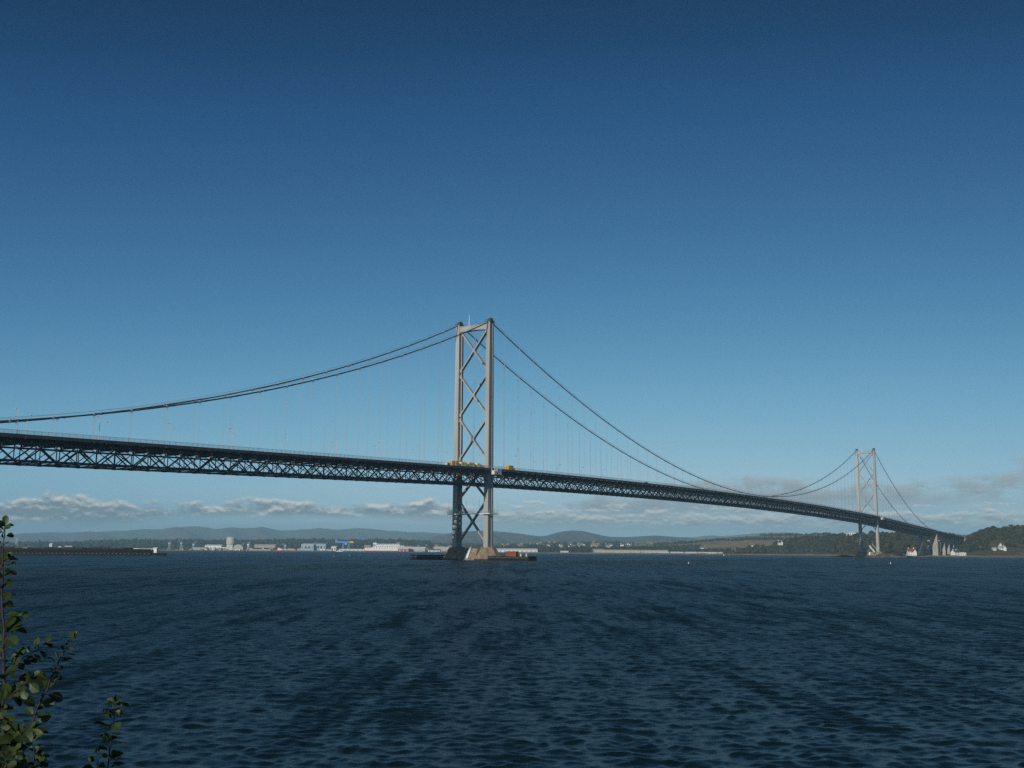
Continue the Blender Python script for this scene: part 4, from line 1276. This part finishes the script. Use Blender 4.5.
c = BW(SPAN - 4, -34, -1.5); rock('shore_rock', 'long dark rock shelf left of the far tower pier', c, (22, 14, 4.2), M['weed'], 4)
c = BW(SPAN - 6, 24, -1.5); rock('shore_rock', 'brown rock shelf right of the far tower pier', c, (17, 14, 7.5), M['rock_far'], 6)
c = BW(SPAN - 10, 2, -1.5); rock('shore_rock', 'brown rock shelf in front of the far tower pier', c, (9, 17, 4.6), M['rock_far'], 9)

# ------------------------------------------------------------------ water
def build_water():
    Yr = [6.0]
    while Yr[-1] < 850:
        y = Yr[-1]
        Yr.append(y + (.10 if y < 30 else .10 * (y / 30) ** .55 if y < 170 else .26 * (y / 170) ** 2))
    while Yr[-1] < 22000:
        Yr.append(Yr[-1] * 1.12)
    Yr = np.array([-250., -60, -15] + Yr)
    C = 900
    tt = np.linspace(-.60, .60, C)
    tt = np.concatenate([[-1.6, -1.2, -.95, -.8, -.7], tt, [.7, .8, .95, 1.2, 1.6]])
    Y, T = np.meshgrid(Yr.astype(np.float32), tt.astype(np.float32), indexing='ij')
    X = np.where(Y < 6, T * 30, T * np.maximum(Y, 30)).astype(np.float32)
    dY = np.maximum(np.gradient(Yr), np.maximum(Yr, 30) * .0006)[:, None].astype(np.float32)
    r = np.random.default_rng(77)
    Z = np.zeros_like(X); DX = np.zeros_like(X); DY = np.zeros_like(X); lost = np.full_like(X, .0006)
    NW = 140
    lam = np.exp(r.uniform(math.log(.24), math.log(2.6), NW))
    ang = r.normal(pi * .46, .85, NW)             # travelling roughly away from the viewer
    for i in range(NW):
        k = float(2 * pi / lam[i]); kx, ky = math.cos(ang[i]) * k, math.sin(ang[i]) * k
        A = .0068 * lam[i] * (1.0 if lam[i] < .52 else (.52 / lam[i]) ** .72)
        fade = np.clip((lam[i] / (dY * 2.2) - 1.0), 0, 1)
        ph = kx * X + ky * Y + float(r.uniform(0, 2 * pi))
        gust = .75 + .25 * np.sin(X * .021 * (1 + i % 3) + Y * .017 * (1 + i % 4) + i)
        lost += .5 * (A * k * gust) ** 2 * (1 - fade ** 2)
        q = (A * fade * gust).astype(np.float32); Z += q * np.cos(ph); q = .9 * q * np.sin(ph)
        DX -= q * (kx / k); DY -= q * (ky / k)
    edge = np.clip((Y - 6) / 2, 0, 1)
    return np.stack([X + DX * edge, Y + DY * edge, Z * edge], -1), np.minimum(np.sqrt(np.sqrt(.9 * lost)), .42)


M['water'] = m_ = bpy.data.materials.new('sea_water'); m_.use_nodes = True
nt = m_.node_tree; b = nt.nodes['Principled BSDF']
b.inputs['Base Color'].default_value = (0.004, 0.015, 0.018, 1); b.inputs['IOR'].default_value = 1.333
b.inputs['Specular IOR Level'].default_value = .5
at_n = nt.nodes.new('ShaderNodeAttribute'); at_n.attribute_name = 'ripple'
nt.links.new(at_n.outputs['Fac'], b.inputs['Roughness'])
tc = nt.nodes.new('ShaderNodeTexCoord'); geo = nt.nodes.new('ShaderNodeNewGeometry')
def vmath(op, a=None, b_=None, sc_=None):
    n = nt.nodes.new('ShaderNodeVectorMath'); n.operation = op
    for i, x in enumerate((a, b_)):
        if x is None: continue
        if isinstance(x, bpy.types.NodeSocket): nt.links.new(x, n.inputs[i])
        else: n.inputs[i].default_value = x
    if sc_ is not None: n.inputs['Scale'].default_value = sc_
    return n.outputs[0]
acc = geo.outputs['Normal']
for scl, st, amp, det in ((5.0, (.8, 1.0, 1), .16, 2), (1.0, (.95, .13, 1), .50, 2), (1.0, (.34, .034, 1), .50, 2), (1.0, (.10, .012, 1), .30, 2), (.012, (.4, 1.0, 1), .16, 2)):
    mp = nt.nodes.new('ShaderNodeMapping'); mp.inputs['Scale'].default_value = st
    nz = nt.nodes.new('ShaderNodeTexNoise'); nz.inputs['Scale'].default_value = scl; nz.inputs['Detail'].default_value = det; nz.inputs['Roughness'].default_value = .6
    nt.links.new(tc.outputs['Object'], mp.inputs[0]); nt.links.new(mp.outputs[0], nz.inputs['Vector'])
    d = vmath('SUBTRACT', nz.outputs['Color'], (.5, .5, .5)); d = vmath('MULTIPLY', d, (.75, 1.25, 0)); d = vmath('SCALE', d, sc_=amp)
    if st[1] < .5:                                # wind lanes only on the open water, where single waves are too fine to model
        mr = nt.nodes.new('ShaderNodeMapRange'); mr.interpolation_type = 'SMOOTHSTEP'; mr.inputs[1].default_value = .20; mr.inputs[2].default_value = .40
        nt.links.new(at_n.outputs['Fac'], mr.inputs[0])
        sc_n = nt.nodes.new('ShaderNodeVectorMath'); sc_n.operation = 'SCALE'; nt.links.new(d, sc_n.inputs[0]); nt.links.new(mr.outputs[0], sc_n.inputs['Scale']); d = sc_n.outputs[0]
    acc = vmath('ADD', acc, d)
acc = vmath('NORMALIZE', acc)
nt.links.new(acc, b.inputs['Normal'])
Pw, Rw = build_water()
ow = grid_mesh('water', Pw, M['water']); tag(ow, kind='structure')
aw = ow.data.attributes.new('ripple', 'FLOAT', 'POINT'); aw.data.foreach_set('value', Rw.reshape(-1).astype(np.float32))

# bank on which the camera and the shrubs stand
gxs = np.linspace(-60, 60, 90); gys = np.linspace(-60, 15, 70)
Y, X = np.meshgrid(gys, gxs, indexing='ij')
base = np.interp(Y, [-60, -10, 0, 5.0, 7.0, 9.5, 12, 15], [8, 5, 4.0, 3.75, 3.3, 1.4, .3, -1.2])
Z = base + .05 * wob(X + Y * .6, 1.1, 2) + .05 * wob(Y - X * .3, 1.7, 4)
tag(grid_mesh('bank', np.stack([X, Y, Z], -1), M['earth']), kind='structure')
p = at(62, 772, 7.2)
rock('bank_boulder', 'dark rough boulder at the bottom left behind the leafy stems', (p[0], p[1], p[2] - .37), (.34, .26, .36), M['rock'], 14, 4)

# ------------------------------------------------------------------ shrubs in the foreground
def leaf_material(name, c1, c2):
    m = bpy.data.materials.new(name); m.use_nodes = True
    nt = m.node_tree; b = nt.nodes['Principled BSDF']
    a = nt.nodes.new('ShaderNodeAttribute'); a.attribute_name = 'tone'
    rp = nt.nodes.new('ShaderNodeValToRGB'); e = rp.color_ramp.elements; e[0].color = (*c1, 1); e[1].color = (*c2, 1)
    nt.links.new(a.outputs['Fac'], rp.inputs[0]); nt.links.new(rp.outputs[0], b.inputs['Base Color'])
    b.inputs['Roughness'].default_value = .5; b.inputs['Specular IOR Level'].default_value = .35
    tr = nt.nodes.new('ShaderNodeBsdfTranslucent'); mx = nt.nodes.new('ShaderNodeMixShader'); mx.inputs[0].default_value = .18
    nt.links.new(rp.outputs[0], tr.inputs[0]); nt.links.new(b.outputs[0], mx.inputs[1]); nt.links.new(tr.outputs[0], mx.inputs[2])
    nt.links.new(mx.outputs[0], nt.nodes['Material Output'].inputs[0])
    return m


M['leaf'] = leaf_material('shrub_leaf', (0.014, 0.030, 0.009), (0.055, 0.088, 0.022))


def leaf(m, tones, base, d, n, L, W, tone):
    """obovate leaf with a folded midrib and toothed, drooping blade"""
    d = d / np.linalg.norm(d); s = np.cross(d, n); s /= np.linalg.norm(s); n = np.cross(s, d)
    prof = [(0, .03), (.12, .16), (.28, .34), (.46, .47), (.62, .5), (.76, .45), (.88, .32), (.96, .16), (1.0, .03)]
    droop = rng.uniform(.05, .35); fold = rng.uniform(.1, .35)
    vs = []
    for k, w in prof:
        c = base + d * (L * k) - n * (droop * L * k * k)
        j = 1 + rng.normal(0, .05)
        vs += [c - s * (w * W * j) + n * (fold * w * W), c, c + s * (w * W * j) + n * (fold * w * W)]
    fs = []
    for i in range(len(prof) - 1):
        fs += [(3 * i, 3 * i + 1, 3 * i + 4, 3 * i + 3), (3 * i + 1, 3 * i + 2, 3 * i + 5, 3 * i + 4)]
    m.add(vs, fs); tones += [tone] * len(vs)


def shrub(label, stems, D, extra=None):
    """stems: list of (pixel polyline, leaf size px, radius0, leaf step px, start fraction)"""
    root_p = at(stems[0][0][0][0], stems[0][0][0][1], D)
    gz0 = 3.9
    t = thing('shrub', label, 'shrub', (root_p[0], root_p[1], gz0))
    o = np.array([root_p[0], root_p[1], gz0])
    for pl, lpx, r0, step, start in stems:
        pts = []
        for i, q in enumerate(pl):
            dd = q[2] if len(q) > 2 else 0
            pts.append(at(q[0], q[1], D + dd))
        # smooth
        P = [pts[0]]
        for i in range(len(pts) - 1):
            for k in (1 / 4, 2 / 4, 3 / 4, 1):
                P.append(pts[i] * (1 - k) + pts[i + 1] * k + rng.normal(0, .0018, 3) * (k < 1))
        rs = list(np.linspace(r0 * .6, r0 * .2, len(P)))
        m = MB()
        if start == 0 and len(t.children) == 0 or pl[0][1] > 765:
            g = P[0].copy(); g[2] = gz0 - .05; g[0] *= .98
            P2 = [g - o] + [p_ - o for p_ in P]; rs2 = [r0 * 1.25] + rs
        else:
            P2 = [p_ - o for p_ in P]; rs2 = rs
        m.tube(P2, rs2, 7)
        st = m.build('stem', M['bark'], t, smooth=True)
        # leaves, alternating round the stem
        lm = MB(); tones = []
        seg = np.array(P); dl = np.linalg.norm(np.diff(seg, axis=0), axis=1); cum = np.concatenate([[0], np.cumsum(dl)])
        stepm = step * D / F; a = cum[-1] * start; side = 0
        while a < cum[-1]:
            i = min(np.searchsorted(cum, a, side='right') - 1, len(dl) - 1); f_ = (a - cum[i]) / dl[i]
            p_ = seg[i] * (1 - f_) + seg[i + 1] * f_; dirv = (seg[i + 1] - seg[i]) / dl[i]
            side += 2.4 + rng.normal(0, .5)
            e1 = np.cross(dirv, (0, 1, 0)); e1 /= np.linalg.norm(e1); e2 = np.cross(dirv, e1)
            out = math.cos(side) * e1 + math.sin(side) * e2 * .75
            tipk = a / cum[-1]
            d_ = dirv * rng.uniform(.15, .7) + out * 1.0 + np.array([0, 0, rng.uniform(-.25, .1)])
            nrm = np.array([rng.normal(-.15, .45), rng.normal(-.35, .45), 1.0]) if rng.uniform() < .7 else np.array([rng.normal(0, .5), -1.0, rng.normal(.2, .4)])
            L = .54 * lpx * D / F * rng.uniform(.5, 1.4) * (1 if tipk < .9 else .75)
            d_ = d_ / np.linalg.norm(d_)
            pet = p_ + d_ * L * .22
            lm.tube([p_ - o, pet - o], L * .018, 4, cap=False); tones += [.3] * 8
            leaf(lm, tones, pet - o, d_, nrm, L, L * rng.uniform(.62, .8), float(np.clip(rng.normal(.5, .25), 0, 1)))
            a += stepm * .36 * rng.uniform(.6, 1.35)
        for k in range(3):                           # bud leaves at the tip
            dirv = (seg[-1] - seg[-3]); dirv /= np.linalg.norm(dirv)
            d_ = dirv + rng.normal(0, .55, 3); L = lpx * D / F * .45
            leaf(lm, tones, seg[-1] - o, d_, np.array([rng.normal(0, .4), -.8, .5]), L, L * .6, .8)
        fo = lm.build('foliage', M['leaf'], t, smooth=False)
        at_ = fo.data.attributes.new('tone', 'FLOAT', 'POINT'); at_.data.foreach_set('value', np.array(tones, np.float32))
    return t


shrub('tall leafy shrub stem rising along the left edge with side twigs', [
    ([(2, 790), (3, 720), (4, 660), (2, 600), (3, 560), (5, 526)], 24, .0065, 9, .12),
    ([(4, 700, .02), (18, 690, -.03), (32, 676, -.05)], 20, .003, 7, .2),
    ([(3, 672), (20, 660, .03), (45, 644, .06)], 19, .003, 6, .15),
    ([(3, 745), (16, 735, -.1), (30, 728, -.12)], 20, .003, 6, .1),
    ([(-6, 790, -.1), (8, 760, -.1), (18, 742, -.1)], 24, .004, 6, .1),
    ([(-14, 800, -.06), (-6, 740, -.06), (2, 700, -.08)], 22, .004, 6, .1),
    ([(3, 640), (12, 625, .05), (22, 618, .07)], 18, .003, 6, .3),
    ([(4, 600), (-6, 580, .05), (10, 560, .07)], 18, .003, 6, .3),
    ([(14, 800, -.04), (24, 775, -.04), (40, 762, -.02)], 22, .004, 6, .1),
], 2.5)
shrub('reddish leafy stem leaning right beside the tall shrub stem', [
    ([(8, 800), (20, 758), (35, 715), (50, 680), (64, 652), (72, 640)], 21, .0055, 9, .1),
    ([(12, 790, .05), (22, 765, .05), (34, 752, .05)], 21, .003, 6, .1),
], 2.65)
shrub('short leafy shoot standing apart from the two taller stems', [
    ([(104, 800), (108, 765), (111, 735), (116, 702)], 20, .004, 7, .0),
    ([(96, 795, .05), (97, 775, .05), (98, 752, .05)], 17, .003, 8, .1),
], 2.7)

# ------------------------------------------------------------------ air
HAZE = 7.3e-5
bm = MB(); bm.box(-37000, 37000, -400, 23500, -3.0, 500)
hz = bm.build('haze', [])
hz.data.materials.clear()
hm = bpy.data.materials.new('air'); hm.use_nodes = True; n_ = hm.node_tree
n_.nodes.remove(n_.nodes['Principled BSDF'])
pv = n_.nodes.new('ShaderNodeVolumePrincipled'); pv.inputs['Color'].default_value = (.47, .80, 1.0, 1); pv.inputs['Density'].default_value = HAZE; pv.inputs['Anisotropy'].default_value = -0.13
n_.links.new(pv.outputs[0], n_.nodes['Material Output'].inputs['Volume'])
hz.data.materials.append(hm); tag(hz, kind='stuff')

# ------------------------------------------------------------------ sun and sky
S_h = -U * .993 + V * .12
EL = math.radians(18.5)
AZ = math.atan2(S_h[0], S_h[1])
sd = Vector((S_h[0] * math.cos(EL), S_h[1] * math.cos(EL), math.sin(EL)))
sun = bpy.data.lights.new('sun', 'SUN'); sun.energy = 3.2; sun.angle = math.radians(.5); sun.color = (1.0, .93, .82)
so = bpy.data.objects.new('sun', sun); COL.objects.link(so); so.rotation_euler = sd.to_track_quat('Z', 'Y').to_euler()

w = bpy.data.worlds.new('World'); sc.world = w; w.use_nodes = True
nt = w.node_tree; nodes, links = nt.nodes, nt.links
bg = nodes['Background']; bg.inputs[1].default_value = .075
sky = nodes.new('ShaderNodeTexSky'); sky.sky_type = 'NISHITA'; sky.sun_disc = False; sky.sun_elevation = EL; sky.sun_rotation = AZ % (2 * pi)
sky.altitude = 0; sky.air_density = 1.0; sky.dust_density = .25; sky.ozone_density = 2.0


def isock(x): return isinstance(x, bpy.types.NodeSocket)
def mth(op, a, b_=None, c_=None, clamp=False):
    n = nodes.new('ShaderNodeMath'); n.operation = op; n.use_clamp = clamp
    for i, x in enumerate((a, b_, c_)):
        if x is None: continue
        if isock(x): links.new(x, n.inputs[i])
        else: n.inputs[i].default_value = x
    return n.outputs[0]
def sstep(x, lo, hi):
    n = nodes.new('ShaderNodeMapRange'); n.interpolation_type = 'SMOOTHSTEP'
    links.new(x, n.inputs[0])
    for i, v_ in ((1, lo), (2, hi)):
        if isock(v_): links.new(v_, n.inputs[i])
        else: n.inputs[i].default_value = v_
    return n.outputs[0]
def curve(x, pts):
    n = nodes.new('ShaderNodeFloatCurve'); c = n.mapping.curves[0]
    pts = sorted(pts)
    c.points[0].location = pts[0]; c.points[1].location = pts[-1]
    for p_ in pts[1:-1]: c.points.new(*p_)
    for p_ in c.points: p_.handle_type = 'VECTOR' if False else 'AUTO'
    n.mapping.update(); links.new(x, n.inputs['Value']); return n.outputs[0]


tc = nodes.new('ShaderNodeTexCoord'); sx = nodes.new('ShaderNodeSeparateXYZ'); links.new(tc.outputs['Generated'], sx.inputs[0])
az = mth('ARCTAN2', sx.outputs[0], sx.outputs[1]); el = mth('ARCSINE', sx.outputs[2])
AZR, ELR = .6, .14
azn = mth('MULTIPLY_ADD', az, .5 / AZR, .5, clamp=True)


def pe(px, py):
    d = ray(px, py); d = d / np.linalg.norm(d)
    return (math.atan2(d[0], d[1]) / AZR * .5 + .5, math.asin(d[2]) / ELR)


def cvec(kx, ky, oz):
    n = nodes.new('ShaderNodeCombineXYZ'); links.new(mth('MULTIPLY', az, kx), n.inputs[0]); links.new(mth('MULTIPLY', el, ky), n.inputs[1]); n.inputs[2].default_value = oz
    return n.outputs[0]
def noise(vec, scale=1, det=6, rough=.58):
    n = nodes.new('ShaderNodeTexNoise'); n.inputs['Scale'].default_value = scale; n.inputs['Detail'].default_value = det; n.inputs['Roughness'].default_value = rough
    links.new(vec, n.inputs['Vector']); return n.outputs['Fac']
def mix(fac, a, b_):
    n = nodes.new('ShaderNodeMix'); n.data_type = 'RGBA'; n.clamp_factor = True
    if isock(fac): links.new(fac, n.inputs[0])
    else: n.inputs[0].default_value = fac
    for i, x in ((6, a), (7, b_)):
        if isock(x): links.new(x, n.inputs[i])
        else: n.inputs[i].default_value = (*x, 1)
    return n.outputs[2]


SKYTONE = [(0, (0, 0, 0)), (.154, (.0035, .036, .110)), (.187, (.010, .068, .188)), (.242, (.028, .121, .280)), (.328, (.064, .218, .405)), (.475, (.170, .400, .58)), (.575, (.285, .52, .67)), (.65, (.42, .63, .74)), (1.0, (.48, .66, .75))]
# clear sky: the atmosphere, deepened as a polarised view away from the sun shows it
sp = nodes.new('ShaderNodeSeparateColor'); links.new(sky.outputs[0], sp.inputs[0])
cb = nodes.new('ShaderNodeCombineColor')
SK = bg.inputs[1].default_value
gl = mth('MULTIPLY', mth('MULTIPLY', sp.outputs[1], .075), mth('MULTIPLY_ADD', mth('MINIMUM', mth('MAXIMUM', az, -.7), .7), -.24, 1.0))
for i_ in range(3):
    links.new(mth('MULTIPLY', curve(gl, [(x, y[i_]) for x, y in SKYTONE]), 1 / SK), cb.inputs[i_])
col = cb.outputs[0]


def bank(col, top, base, seed, kx, ky, amp, cov_lo, cov_hi, lit, shade, soft=.05, alpha=.9, lit_shift=.0, lk=3.6):
    tp = curve(azn, [pe(*p_) for p_ in top]); bs = curve(azn, [pe(*p_) for p_ in base])
    v1 = cvec(kx, ky, seed); n1 = noise(v1, 1, 7, .6)
    v2 = cvec(kx * .4, ky * .5, seed + 9); n2 = noise(v2, 1, 4, .5)
    eln = mth('MULTIPLY', el, 1 / ELR)
    d1 = mth('MULTIPLY_ADD', mth('SUBTRACT', n1, .5), amp, tp)
    up_ = sstep(mth('SUBTRACT', d1, eln), 0.0, soft)
    d2 = mth('MULTIPLY_ADD', mth('SUBTRACT', n1, .5), -amp * .18, bs)
    dn_ = sstep(mth('SUBTRACT', eln, d2), 0.0, soft * 1.5)
    cov = sstep(mth('MULTIPLY_ADD', n1, .55, mth('MULTIPLY', n2, .45)), cov_lo, cov_hi)
    a_ = mth('MULTIPLY', mth('MULTIPLY', up_, dn_), mth('MULTIPLY', cov, alpha))
    h_ = mth('DIVIDE', mth('SUBTRACT', eln, bs), mth('MAXIMUM', mth('SUBTRACT', d1, bs), .02), clamp=True)
    # sunlit heads: brighter high in the bank and where the billow faces up toward the sun
    n3n = nodes.new('ShaderNodeCombineXYZ'); links.new(mth('MULTIPLY', az, kx), n3n.inputs[0]); links.new(mth('MULTIPLY_ADD', el, ky, .28), n3n.inputs[1]); n3n.inputs[2].default_value = seed
    n3 = noise(n3n.outputs[0], 1, 7, .6)
    slope = mth('SUBTRACT', n1, n3)
    l_ = sstep(mth('MULTIPLY_ADD', slope, lk, mth('MULTIPLY_ADD', h_, .75, lit_shift)), .1, .95)
    return mix(a_, col, mix(l_, shade, lit))


K = 1.0
LIT = tuple(K * x for x in (11.5, 11.2, 10.2)); SHD = tuple(K * x for x in (2.7, 3.4, 3.8)); LIL = tuple(K * x for x in (5.4, 6.1, 6.4)); SH2 = tuple(K * x for x in (3.2, 4.0, 4.6))
SHR = (3.4, 4.1, 4.5); SHR2 = (2.3, 3.0, 3.5)
# pale veil low over the horizon
col = bank(col, [(-60, 486), (200, 500), (420, 505), (560, 486), (640, 474), (760, 470), (860, 476), (1024, 474), (1100, 470)],
           [(-60, 566), (512, 566), (1100, 566)], 3.1, 16, 60, .25, .2, .6, LIL, SH2, .35, .62)
# thin grey wisps above the bank
col = bank(col, [(-60, 499), (280, 492), (400, 490), (500, 492), (620, 486), (760, 480), (1100, 478)], [(-60, 503), (280, 500), (400, 500), (520, 508), (640, 505), (760, 500), (1100, 505)],
           8.2, 34, 130, .35, .52, .62, SH2, SHD, .1, .75)
# right-hand banks
col = bank(col, [(520, 512), (560, 500), (600, 494), (640, 488), (680, 478), (720, 474), (745, 472), (790, 478), (830, 484), (862, 478), (900, 478), (940, 480), (985, 474), (1024, 458), (1100, 448)],
           [(520, 516), (560, 520), (640, 524), (720, 520), (800, 518), (860, 514), (940, 512), (1024, 508), (1100, 506)], 5.7, 34, 95, .34, .32, .52, LIL, SHR, .08, .93, -.02, 2.0)
col = bank(col, [(380, 520), (440, 506), (500, 502), (540, 502), (580, 504), (640, 506), (700, 504), (780, 506), (860, 508), (940, 506), (1024, 506), (1100, 504)],
           [(380, 524), (440, 528), (540, 534), (640, 536), (760, 538), (900, 536), (1100, 536)], 12.4, 46, 125, .34, .26, .44, LIT, SHR, .07, .93, -.02, 2.6)
# left cumulus bank
col = bank(col, [(-60, 500), (0, 502), (20, 498), (40, 496.5), (60, 493.5), (76, 493), (90, 498), (105, 502), (120, 500.5), (150, 502), (200, 503), (230, 501), (255, 498), (280, 497), (300, 500.5), (330, 503),
                 (352, 501), (375, 500), (400, 502.5), (420, 499), (440, 501), (458, 506), (480, 514), (520, 522), (1100, 524)],
           [(-60, 528), (0, 527), (60, 529), (120, 529), (160, 525), (200, 521), (300, 522), (380, 522), (440, 523), (480, 522), (520, 526), (1100, 528)], 21.3, 38, 85, .24, -.1, .05, LIT, SHR2, .05, 1.0, -.1)
col = bank(col, [(-60, 524), (120, 522), (200, 519), (300, 516), (360, 517), (440, 519), (500, 522), (1100, 540)], [(-60, 530), (120, 530), (300, 527), (440, 529), (500, 530), (1100, 544)], 31.3, 26, 120, .25, .18, .42, LIT, LIL, .10, .9, .1)
links.new(col, bg.inputs[0])

# ------------------------------------------------------------------ camera
cam = bpy.data.cameras.new('camera'); cam.sensor_width = 36; cam.lens = F * 36 / 1024; cam.clip_end = 80000; cam.clip_start = .1
co = bpy.data.objects.new('camera', cam); COL.objects.link(co)
R = Matrix((Vector(_ri), Vector(_up), Vector(-_fw))).transposed()
co.matrix_world = Matrix.Translation((0, 0, CH)) @ R.to_4x4()
sc.camera = co

sc.view_settings.view_transform = 'Standard'; sc.view_settings.look = 'None'; sc.view_settings.gamma = 1.0; sc.view_settings.exposure = 0.0; sc.view_settings.use_curve_mapping = False
sc.cycles.use_denoising = False
sc.cycles.max_bounces = 6; sc.cycles.volume_bounces = 0; sc.cycles.transparent_max_bounces = 8
sc.cycles.caustics_reflective = False; sc.cycles.caustics_refractive = False
